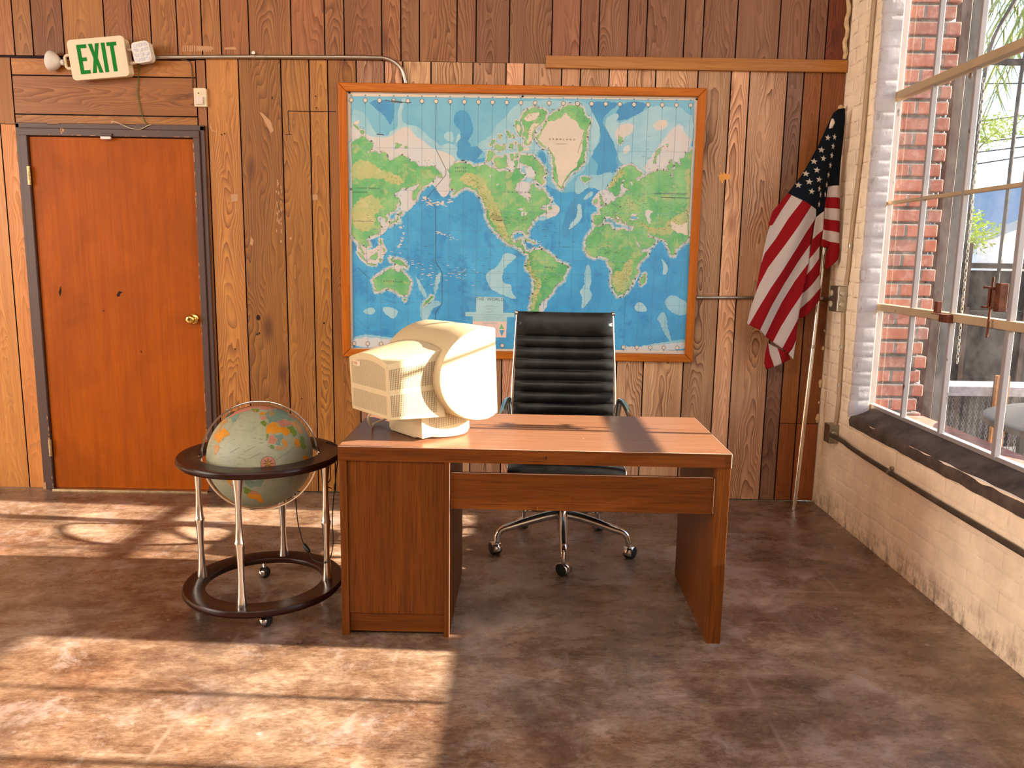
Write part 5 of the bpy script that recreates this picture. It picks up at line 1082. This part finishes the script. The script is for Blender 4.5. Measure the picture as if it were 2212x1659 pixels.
    bmesh.ops.recalc_face_normals(bm, faces=bm.faces); mr = finish('meridian_ring', bm, 'chrome', g, bevel=.001)
    for a0 in (R(122), R(302)):
        d = q.to_3x3() @ Vector((math.cos(a0), 0, math.sin(a0))); bm = bmesh.new(); c0 = Vector((0, 0, z0))
        tube(bm, [c0+d*(GR-.002), c0+d*(rr+.008)], .003, 10); lathe(bm, [(0, 0), (.018, 0), (.020, .002), (.012, .005), (0, .006)], c0+d*(GR+.0005), 20, axis=d); finish('pivot', bm, 'galv', mr, smooth=True, auto=40)
    for s in (-1, 1):
        bm = bmesh.new(); cx = q @ Vector((s*(rr+.004), 0, 0)); tube(bm, smooth_path([cx+Vector((0, -.012, .012)), cx+Vector((s*.010, -.012, .004)), cx+Vector((s*.012, -.010, -.012))], 5), .0035, 8); finish('ring_clip', bm, 'chrome', mr, smooth=True)
    # flex with in-line switch
    bm = bmesh.new(); P = [(.105, .10, z0-.165), (.112, .09, z0-.23), (.12, .08, z0-.30), (.135, .07, z0-.36), (.150, .06, z0-.392), (.180, .04, z0-.42), (.205, .0, z0-.435), (.265, -.03, z0-.43), (.290, -.03, z0-.36), (.283, .0, z0-.25), (.288, .05, z0-.10), (.300, .08, z0+.02), (.292, .11, z0+.012), (.25, .16, z0+.020), (.22, .175, z0+.012), (.235, .175, z0-.04), (.235, .18, z0-.14), (.215, .18, z0-.17), (.235, .2, z0-.19)]
    tube(bm, smooth_path(P, 8), .0023, 8); cb = finish('power_cord', bm, 'black_wire', g, smooth=True)
    bm = bmesh.new(); tube(bm, [(.148, .062, z0-.388), (.152, .058, z0-.394), (.170, .046, z0-.412), (.174, .042, z0-.416)], [.005, .009, .009, .005], 10); finish('cord_switch', bm, 'black', cb, smooth=True, auto=50)
build_globe()

# ---------------------------------------------------------------- flag on its pole
def build_flag():
    f_ = tag(empty('flag', (-.171, -.177, 0)), 'draped stars and stripes flag on a slim metal pole leaning into the corner', 'flag')
    ox, oy = .171, .177
    pb, pt = Vector((-.171, -.177, 0)), Vector((-.040, -.060, 2.245)); off = Vector((ox, oy, 0))
    bm = bmesh.new(); tube(bm, [pb+off, pb.lerp(pt, .42)+off], .0125, 16); pole = finish('pole', bm, 'alu', f_, smooth=True, auto=40)
    bm = bmesh.new(); tube(bm, [pb.lerp(pt, .42)+off, pt+off], .0105, 16); finish('upper_pole', bm, 'alu', pole, smooth=True, auto=40)
    bm = bmesh.new(); tube(bm, [pb.lerp(pt, .414)+off, pb.lerp(pt, .424)+off], .0138, 16); finish('pole_joint', bm, 'galv', pole)
    bm = bmesh.new(); bmesh.ops.create_uvsphere(bm, u_segments=16, v_segments=10, radius=.014, matrix=Matrix.Translation(pt+off)); finish('finial', bm, 'foam', f_, smooth=True)
    Sf = sheet_plane(-.15)
    bm = bmesh.new(); mats = ['red_stripe', 'white_stripe', 'navy', 'star', 'label']
    def depth(zu, zv, layer):
        h = max(0, min(1, (zv-60)/1000)); t = (zu-.0)
        if layer == 0: w_ = zu + zv*.42; return -.168-.025*h + (.016*math.sin(w_/62.)+.010*math.sin(w_/31.+1))*min(1, h*2.2+.1) + .03*(1-h) + .018*max(0, (zu-380)/130)*h
        if layer == 1: w_ = zu*1.3; return -.152 + .010*math.sin(w_/26.) 
        if layer == 3: return -.165 + .012*math.sin((zu+zv*.3)/25.)
        return -.134 + .010*math.sin(zu/13.)
    def patch(pts, mi, layer, lift=0, sub=5):
        b2 = bmesh.new(); P2 = [Vector((u, v, 0)) for u, v in pts]; tr = tessellate_polygon([P2]); vs = [b2.verts.new(p) for p in P2]
        for t3 in tr:
            try: b2.faces.new([vs[i] for i in t3])
            except ValueError: pass
        for _ in range(sub):
            long_ = [e for e in b2.edges if e.calc_length() > 16]
            if not long_: break
            bmesh.ops.subdivide_edges(b2, edges=long_, cuts=1); bmesh.ops.triangulate(b2, faces=b2.faces)
        mp_ = {}
        for v in b2.verts:
            x, z = Sf(1580+v.co.x/2.764, 220+v.co.y/2.764); mp_[v] = bm.verts.new((x+ox, depth(v.co.x, v.co.y, layer)-lift+oy, z))
        for f in b2.faces:
            try: nf = bm.faces.new([mp_[v] for v in f.verts])
            except ValueError: continue
            nf.material_index = mi; nf.normal_update()
            if nf.normal.y > 0: nf.normal_flip()
        b2.free()
    RD, WH, NV, ST, LB = range(5)
    # back part beyond the pole
    patch([(583, 500), (643, 498), (640, 570), (570, 568)], WH, 2); patch([(643, 498), (655, 510), (654, 575), (640, 570)], WH, 2); patch([(570, 566), (640, 570), (654, 575), (653, 640), (622, 635), (563, 632)], RD, 2); patch([(563, 632), (622, 635), (653, 640), (653, 712), (612, 705), (556, 697)], WH, 2)
    patch([(556, 697), (612, 705), (653, 712), (652, 782), (604, 770), (550, 763)], RD, 2); patch([(550, 763), (604, 770), (652, 782), (650, 845), (600, 835), (545, 818)], WH, 2); patch([(545, 818), (600, 835), (594, 868), (556, 872), (537, 858)], RD, 2); patch([(600, 835), (650, 845), (652, 895), (640, 940), (600, 985), (578, 1000), (566, 1000), (566, 930), (590, 870)], RD, 2)
    # second fold between the front and the pole
    patch([(502, 692), (555, 652), (550, 765), (480, 820), (490, 750)], WH, 1); patch([(550, 765), (530, 862), (458, 940), (470, 860), (480, 820)], RD, 1); patch([(530, 862), (527, 935), (440, 1040), (450, 990), (458, 940)], WH, 1); patch([(527, 935), (532, 1030), (418, 1155), (425, 1090), (440, 1040)], RD, 1)
    patch([(532, 1030), (536, 1110), (405, 1245), (400, 1200), (418, 1155)], WH, 1); patch([(536, 1110), (530, 1185), (430, 1290), (400, 1290), (400, 1245), (405, 1243)], RD, 1)
    # canton
    patch([(645, 40), (683, 35), (683, 90), (672, 230), (660, 380), (650, 500), (583, 500), (575, 560), (555, 652), (505, 692), (503, 642), (465, 622), (412, 590), (357, 558), (335, 545), (425, 430), (520, 260), (590, 110), (615, 62)], NV, 0)
    # front stripes
    patch([(335, 545), (357, 558), (300, 640), (240, 735), (222, 742), (212, 770), (218, 720), (240, 655), (280, 610)], RD, 0)
    patch([(357, 558), (412, 590), (330, 700), (255, 820), (190, 905), (168, 965), (185, 880), (212, 770), (222, 742), (240, 735), (300, 640)], WH, 0)
    patch([(412, 590), (465, 622), (370, 760), (270, 900), (205, 990), (155, 1085), (132, 1140), (148, 1050), (168, 965), (190, 905), (255, 820), (330, 700)], RD, 0)
    patch([(465, 622), (503, 642), (505, 692), (430, 792), (320, 950), (215, 1105), (150, 1215), (88, 1327), (78, 1320), (100, 1235), (132, 1140), (155, 1085), (205, 990), (270, 900), (370, 760)], WH, 0)
    patch([(505, 692), (490, 760), (470, 850), (385, 960), (295, 1090), (222, 1210), (150, 1357), (88, 1327), (150, 1215), (215, 1105), (320, 950), (430, 792)], RD, 0)
    patch([(470, 850), (455, 960), (370, 1068), (290, 1195), (240, 1290), (190, 1395), (150, 1357), (222, 1210), (295, 1090), (385, 960)], WH, 0)
    patch([(455, 960), (415, 1135), (345, 1240), (285, 1340), (238, 1432), (190, 1395), (240, 1290), (290, 1195), (370, 1068)], RD, 0)
    patch([(415, 1135), (398, 1220), (385, 1290), (335, 1385), (290, 1467), (238, 1432), (285, 1340), (345, 1240)], WH, 0)
    patch([(385, 1290), (372, 1420), (352, 1468), (328, 1500), (290, 1467), (335, 1385)], RD, 0); patch([(372, 1420), (354, 1532), (328, 1500), (352, 1468)], WH, 0, .002)
    # turned-up flap under the hem
    patch([(215, 1432), (200, 1500), (195, 1560), (205, 1597), (248, 1578), (228, 1500), (218, 1445)], RD, 3); patch([(218, 1440), (270, 1468), (292, 1560), (248, 1578), (228, 1510)], WH, 3); patch([(270, 1468), (330, 1500), (352, 1535), (292, 1560)], RD, 3)
    def star(cx, cy, r, sq=1., rot=0):
        pts = []
        for i in range(10): rr = r if i % 2 == 0 else r*.42; a = -math.pi/2+i*math.pi/5+rot; pts.append((cx+rr*math.cos(a)*sq, cy+rr*math.sin(a)))
        patch(pts, ST, 0, .0012, 1)
    for cx, cy, sq in ((575, 215, .8), (615, 210, .65), (605, 267, .6), (535, 288, 1), (597, 322, .6), (543, 340, .85), (490, 357, 1), (590, 380, .55), (502, 410, 1), (442, 430, 1), (580, 437, .5), (513, 467, 1), (455, 480, 1), (397, 498, 1), (572, 495, .4), (518, 522, .6), (466, 538, 1), (565, 552, .35), (530, 555, .4), (524, 612, .45)): star(cx, cy, 21, sq, .15)
    patch([(600, 100), (612, 98), (620, 122), (604, 155), (584, 160), (590, 130)], LB, 0, .0015, 1)
    bmesh.ops.remove_doubles(bm, verts=bm.verts, dist=.0004)
    o = finish('flag_cloth', bm, mats, f_, smooth=True)
    sm = o.modifiers.new('thickness', 'SOLIDIFY'); sm.thickness = .0012; sm.offset = 0
build_flag()

# ---------------------------------------------------------------- outside the window
def mat_red_brick():
    m, t, b = new_mat('red_brick'); k = N(t); o = k.obj(); sep = k.n('SeparateXYZ'); k.set(sep.inputs[0], o)
    cmb = k.n('CombineXYZ'); k.set(cmb.inputs[0], k.math('ADD', sep.outputs[0], sep.outputs[1])); k.set(cmb.inputs[1], sep.outputs[2])
    br = k.n('TexBrick'); k.set(br.inputs['Vector'], cmb.outputs[0]); br.inputs['Scale'].default_value = 1; br.inputs['Brick Width'].default_value = .215; br.inputs['Row Height'].default_value = .077; br.inputs['Mortar Size'].default_value = .010; br.inputs['Mortar Smooth'].default_value = .25
    br.inputs['Color1'].default_value = (.27, .075, .042, 1); br.inputs['Color2'].default_value = (.17, .060, .052, 1); br.inputs['Mortar'].default_value = (.085, .070, .068, 1)
    n = k.noise(o, 20, 6, .7); k.set(b.inputs['Base Color'], k.mix(k.rng(n, .5, .72, 0, .7), br.outputs['Color'], (.34, .20, .18))); b.inputs['Roughness'].default_value = .9
    k.set(b.inputs['Normal'], k.bump(k.math('SUBTRACT', k.math('MULTIPLY', n, .4), br.outputs['Fac']), .3, .006)); return m
M['red_brick'] = mat_red_brick()
M['asphalt'] = simple('yard_ground', (.085, .08, .08), .9, noise_amt=.35)
M['brown_steel'] = simple('brown_steel', (.045, .024, .020), .6, noise_amt=.3)
M['grey_post'] = simple('grey_post', (.055, .052, .055), .7)
M['fence'] = simple('dark_fence', (.022, .018, .019), .8)
M['plank_grey'] = simple('weathered_plank', (.20, .195, .235), .8, noise_amt=.3, scale=20)
M['rusty'] = simple('rusty_post', (.32, .14, .045), .8, noise_amt=.4, scale=18)
M['stucco'] = simple('lilac_stucco', (.80, .76, .80), .9)
M['roof'] = simple('slate_roof', (.26, .30, .36), .8)
M['leaf'] = simple('yellow_green_leaf', (.34, .42, .07), .6, noise_amt=.4)
M['leaf_dark'] = simple('palm_leaf', (.26, .30, .07), .6, noise_amt=.5)
M['bark'] = simple('bark', (.16, .12, .10), .9)
M['cable'] = simple('utility_cable', (.02, .025, .05), .7)
M['window_dark'] = simple('house_window', (.25, .45, .55), .2)
bm = bmesh.new(); box(bm, .30, 60, -12, 60, -.25, -.15); struct(finish('ground', bm, 'asphalt'))
# ragged outer brick jamb: every course its own length
bm = bmesh.new(); rnd = random.Random(2); z = -.15; i = 0
while z < 5:
    e = .30 + (.016 if i % 2 else -.004)+rnd.uniform(-.012, .012); q = rnd.uniform(-.004, .004)
    box(bm, .16, e+.10, -.345+q, .30, z+.006, z+.071); z += .077; i += 1
box(bm, .16, .375, -.330, .30, -.15, 5)
struct(finish('wall_outer', bm, 'red_brick', bevel=.006))
bm = bmesh.new(); box(bm, .16, .42, WY1+.1, -.36, -.15, .60); struct(finish('wall_below_window', bm, 'red_brick'))
p = tag(empty('gate_post', (.47, -.30, -.15)), 'tall brown steel post just outside the window beside the brick jamb', 'post')
bm = bmesh.new(); box(bm, -.03, .025, 0, .05, 0, 5); finish('post_channel', bm, 'brown_steel', p, bevel=.003)
bm = bmesh.new(); box(bm, .035, .085, .02, .09, 0, 5); finish('post_flange', bm, 'grey_post', p, bevel=.003)
# picket fence across the yard, tall bars with outward hooked tops
fn = tag(empty('picket_fence', (3.2, 3.0, -.15)), 'tall dark steel picket fence with hooked tops and a boarded lower half', 'fence')
bm = bmesh.new(); box(bm, -2.6, 6, .03, .05, 0, 1.50); finish('fence_board', bm, 'fence', fn)
for z in (1.52, 3.34): bm = bmesh.new(); box(bm, -2.6, 6, -.02, .03, z, z+.05); finish('fence_rail', bm, 'fence', fn)
for i in range(24):
    x = -1.45+i*.33; bm = bmesh.new(); tube(bm, smooth_path([(x, 0, .1), (x, 0, 2.2), (x, 0, 3.2), (x+.02, -.05, 3.55), (x+.10, -.2, 3.85), (x+.16, -.32, 4.1)], 3), .017, 6); finish('picket', bm, 'grey_post', fn)
for i in range(8):
    bm = bmesh.new(); x = -1.6+i*.8; box(bm, x, x+.06, -.03, .03, 0, 1.75); finish('fence_post', bm, 'brown_steel', fn)
# low expanded-metal barrier with a plank rail
mf = tag(empty('mesh_barrier', (2.1, 1.35, -.15)), 'low diamond mesh barrier topped by a weathered grey plank', 'barrier')
bm = bmesh.new()
for i in range(66):
    x = -1.35+i*.045
    for s in (1, -1):
        for j in range(14):
            xa, za = x+(0 if (j+(s > 0)) % 2 else .0225), .05+j*.045; xb = x+(.0225 if (j+(s > 0)) % 2 else 0); tube(bm, [(xa, 0, za), (xb, 0, za+.045)], .0035, 4, caps=False)
finish('diamond_mesh', bm, 'plank_grey', mf)
bm = bmesh.new(); box(bm, -1.4, 1.9, -.30, .02, .665, .69); box(bm, -1.4, 1.9, -.32, -.29, .63, .70); finish('plank_rail', bm, 'plank_grey', mf, bevel=.003)
for x in (-1.0, -.05, .9, 1.7): bm = bmesh.new(); box(bm, x, x+.04, -.02, .02, 0, .665); finish('barrier_post', bm, 'fence', mf)
bm = bmesh.new(); box(bm, -1.4, 1.9, .05, .06, 0, .6); bm.free()
ps = tag(empty('rusty_post', (1.64, .98, -.15)), 'short rusty orange channel post in front of the plank', 'post')
bm = bmesh.new(); box(bm, -.045, .045, 0, .012, 0, .79); box(bm, -.045, -.035, -.03, .01, 0, .79); box(bm, .035, .045, -.03, .01, 0, .79); finish('post_channel', bm, 'rusty', ps)
tb = tag(empty('patio_table', (1.12, -.95, -.15)), 'round black patio table just outside the window', 'table')
bm = bmesh.new(); lathe(bm, [(0, .86), (.60, .835), (.63, .825), (.635, .80), (.60, .79), (0, .80)], n=56); finish('table_top', bm, 'grey_post', tb, smooth=True, auto=40)
bm = bmesh.new(); tube(bm, [(0, 0, .02), (0, 0, .81)], .04, 14); finish('table_stem', bm, 'fence', tb); bm = bmesh.new(); lathe(bm, [(0, 0), (.28, 0), (.26, .03), (0, .04)], n=32); finish('table_foot', bm, 'fence', tb)
# dark screened fence panel further back
sc_ = tag(empty('yard_screen', (3.2, 2.2, -.15)), 'dark screened panel filling the yard behind the plank', 'screen')
bm = bmesh.new(); box(bm, -2.3, 5, 0, .03, 0, 1.17); finish('screen_panel', bm, 'fence', sc_)
for i in range(14): bm = bmesh.new(); box(bm, -2.2+i*.5, -2.16+i*.5, -.02, 0, 0, 1.2); finish('screen_batten', bm, 'brown_steel', sc_)
# far house
h = tag(empty('house', (12.0, 15, -.15)), 'pale lilac stucco house with a slate roof beyond the fence', 'house')
bm = bmesh.new(); prism(bm, [(-2.7, 0), (5, 0), (5, 3.6), (1.2, 3.8), (-2.7, 2.25)], 0, 8, to3=lambda a, b, c_: (a, c_, b)); finish('house_wall', bm, 'stucco', h)
bm = bmesh.new(); prism(bm, [(-3.2, 2.12), (1.2, 3.95), (1.2, 3.75), (-3.0, 1.98)], -.5, 8.5, to3=lambda a, b, c_: (a, c_, b)); finish('house_roof', bm, 'roof', h)
bm = bmesh.new(); box(bm, -1.72, -1.2, -.05, .02, 1.75, 2.75); finish('house_window', bm, 'window_dark', h)
bm = bmesh.new(); box(bm, -2.0, -.6, -.6, -.02, 1.45, 1.56); bal = finish('balcony', bm, 'stucco', h)
bm = bmesh.new()
for i in range(18): box(bm, -2.0+i*.08, -1.985+i*.08, -.6, -.585, 1.56, 2.1)
box(bm, -2.0, -.6, -.61, -.58, 2.1, 2.14); finish('balcony_rail', bm, 'fence', bal)
h2 = tag(empty('annex', (9.0, 26, -.15)), 'low pale annex building behind the lilac house', 'building')
bm = bmesh.new(); box(bm, -3.5, 4, 0, 3, 0, 2.7); finish('annex_wall', bm, 'stucco', h2); bm = bmesh.new(); box(bm, -3.7, 4.2, -.2, 3, 2.7, 2.85); finish('annex_roof', bm, 'roof', h2)
def leaves(bm, c, rad, n, size, rnd, droop=0):
    for _ in range(n):
        d = Vector((rnd.gauss(0, 1), rnd.gauss(0, 1), rnd.gauss(0, 1))).normalized()*rad*rnd.random()**.4; p = Vector(c)+Vector((d.x, d.y, d.z*.6)); a = Vector((rnd.uniform(-1, 1), rnd.uniform(-1, 1), rnd.uniform(-.8, .3)-droop)).normalized(); b = a.cross(Vector((rnd.random(), rnd.random(), rnd.random()))).normalized(); s = size*rnd.uniform(.6, 1.3)
        bm.faces.new([bm.verts.new(q) for q in (p, p+a*s*.5+b*s*.16, p+a*s, p+a*s*.5-b*s*.16)])
rnd = random.Random(21)
t = tag(empty('tree', (4.55, 7.4, -.15)), 'sparse feathery yellow-green tree in front of the lilac house', 'tree')
bm = bmesh.new(); br_ = [(0, 0, 0), (.02, .05, 1.2), (-.05, .1, 1.9), (-.1, .1, 2.5)]; tube(bm, smooth_path(br_, 6), [.07-.045*i/18 for i in range(19)], 7)
tips = []
for k in range(9):
    a = k*.7; s0 = Vector((-.05, .1, 1.7+k*.09)); e = s0+Vector((math.cos(a)*(.5+.1*(k % 3)), math.sin(a)*.5, .35+.09*k)); tube(bm, smooth_path([s0, s0.lerp(e, .5)+Vector((0, 0, .15)), e], 5), [.022-.0016*i for i in range(11)], 5); tips.append(e)
finish('trunk', bm, 'bark', t)
bm = bmesh.new()
for e in tips+[Vector((-.7, 0, 2.3)), Vector((.3, 0, 1.9)), Vector((-.45, 0, 3.1))]: leaves(bm, e, .34, 260, .075, rnd)
finish('foliage', bm, 'leaf', t)
pm = tag(empty('palm_tree', (3.95, 6.2, -.15)), 'palm tree with hanging fronds showing at the top of the window', 'palm tree')
bm = bmesh.new(); tube(bm, [(.75, -1.2, 0), (.75, -1.2, 3), (.70, -1.2, 5.6)], [.16, .13, .12], 12); finish('trunk', bm, 'bark', pm)
bm = bmesh.new(); top = Vector((.70, -1.2, 5.6))
for k in range(120):
    a = rnd.uniform(0, 2*math.pi); el = rnd.uniform(-.9, .9); L_ = rnd.uniform(.9, 1.6); d = Vector((math.cos(a), math.sin(a), 0)); prev = None
    spine = [top+d*(L_*s*math.cos(el*.5))+Vector((0, 0, L_*(el*s-1.0*s*s))) for s in [q/10 for q in range(11)]]
    tube(bm, spine, .008, 4, caps=False)
    for s in range(3, 11):
        p = spine[s]; tg = (spine[s]-spine[s-1]).normalized(); sd_ = tg.cross(Vector((0, 0, 1))).normalized()
        for sg in (-1, 1):
            for _ in range(2):
                e = p+(sd_*sg*rnd.uniform(.4, .9)+tg*.6+Vector((0, 0, -.5))).normalized()*rnd.uniform(.25, .5); w_ = tg*.016
                bm.faces.new([bm.verts.new(q) for q in (p-w_, p+w_, e)])
finish('fronds', bm, 'leaf_dark', pm)
for i, (z0_, z1_, y) in enumerate(((4.35, 4.35, 9), (3.35, 4.1, 9.2), (3.05, 3.75, 9.4), (2.9, 3.6, 9.6), (2.55, 3.5, 9.8))):
    bm = bmesh.new(); P = [(1.5, y, z0_), (4.5, y, z0_*.6+z1_*.4-.08), (8.5, y, z1_), (14, y, z1_+(z1_-z0_)*.8)]; tube(bm, smooth_path(P, 10), .014, 6)
    tag(finish('power_line', bm, 'cable'), ['topmost level power line crossing the sky beyond the window', 'second power line from the top, slanting up to the right', 'third power line from the top beyond the window', 'fourth power line from the top beyond the window', 'lowest power line just above the house roof'][i], 'power line')
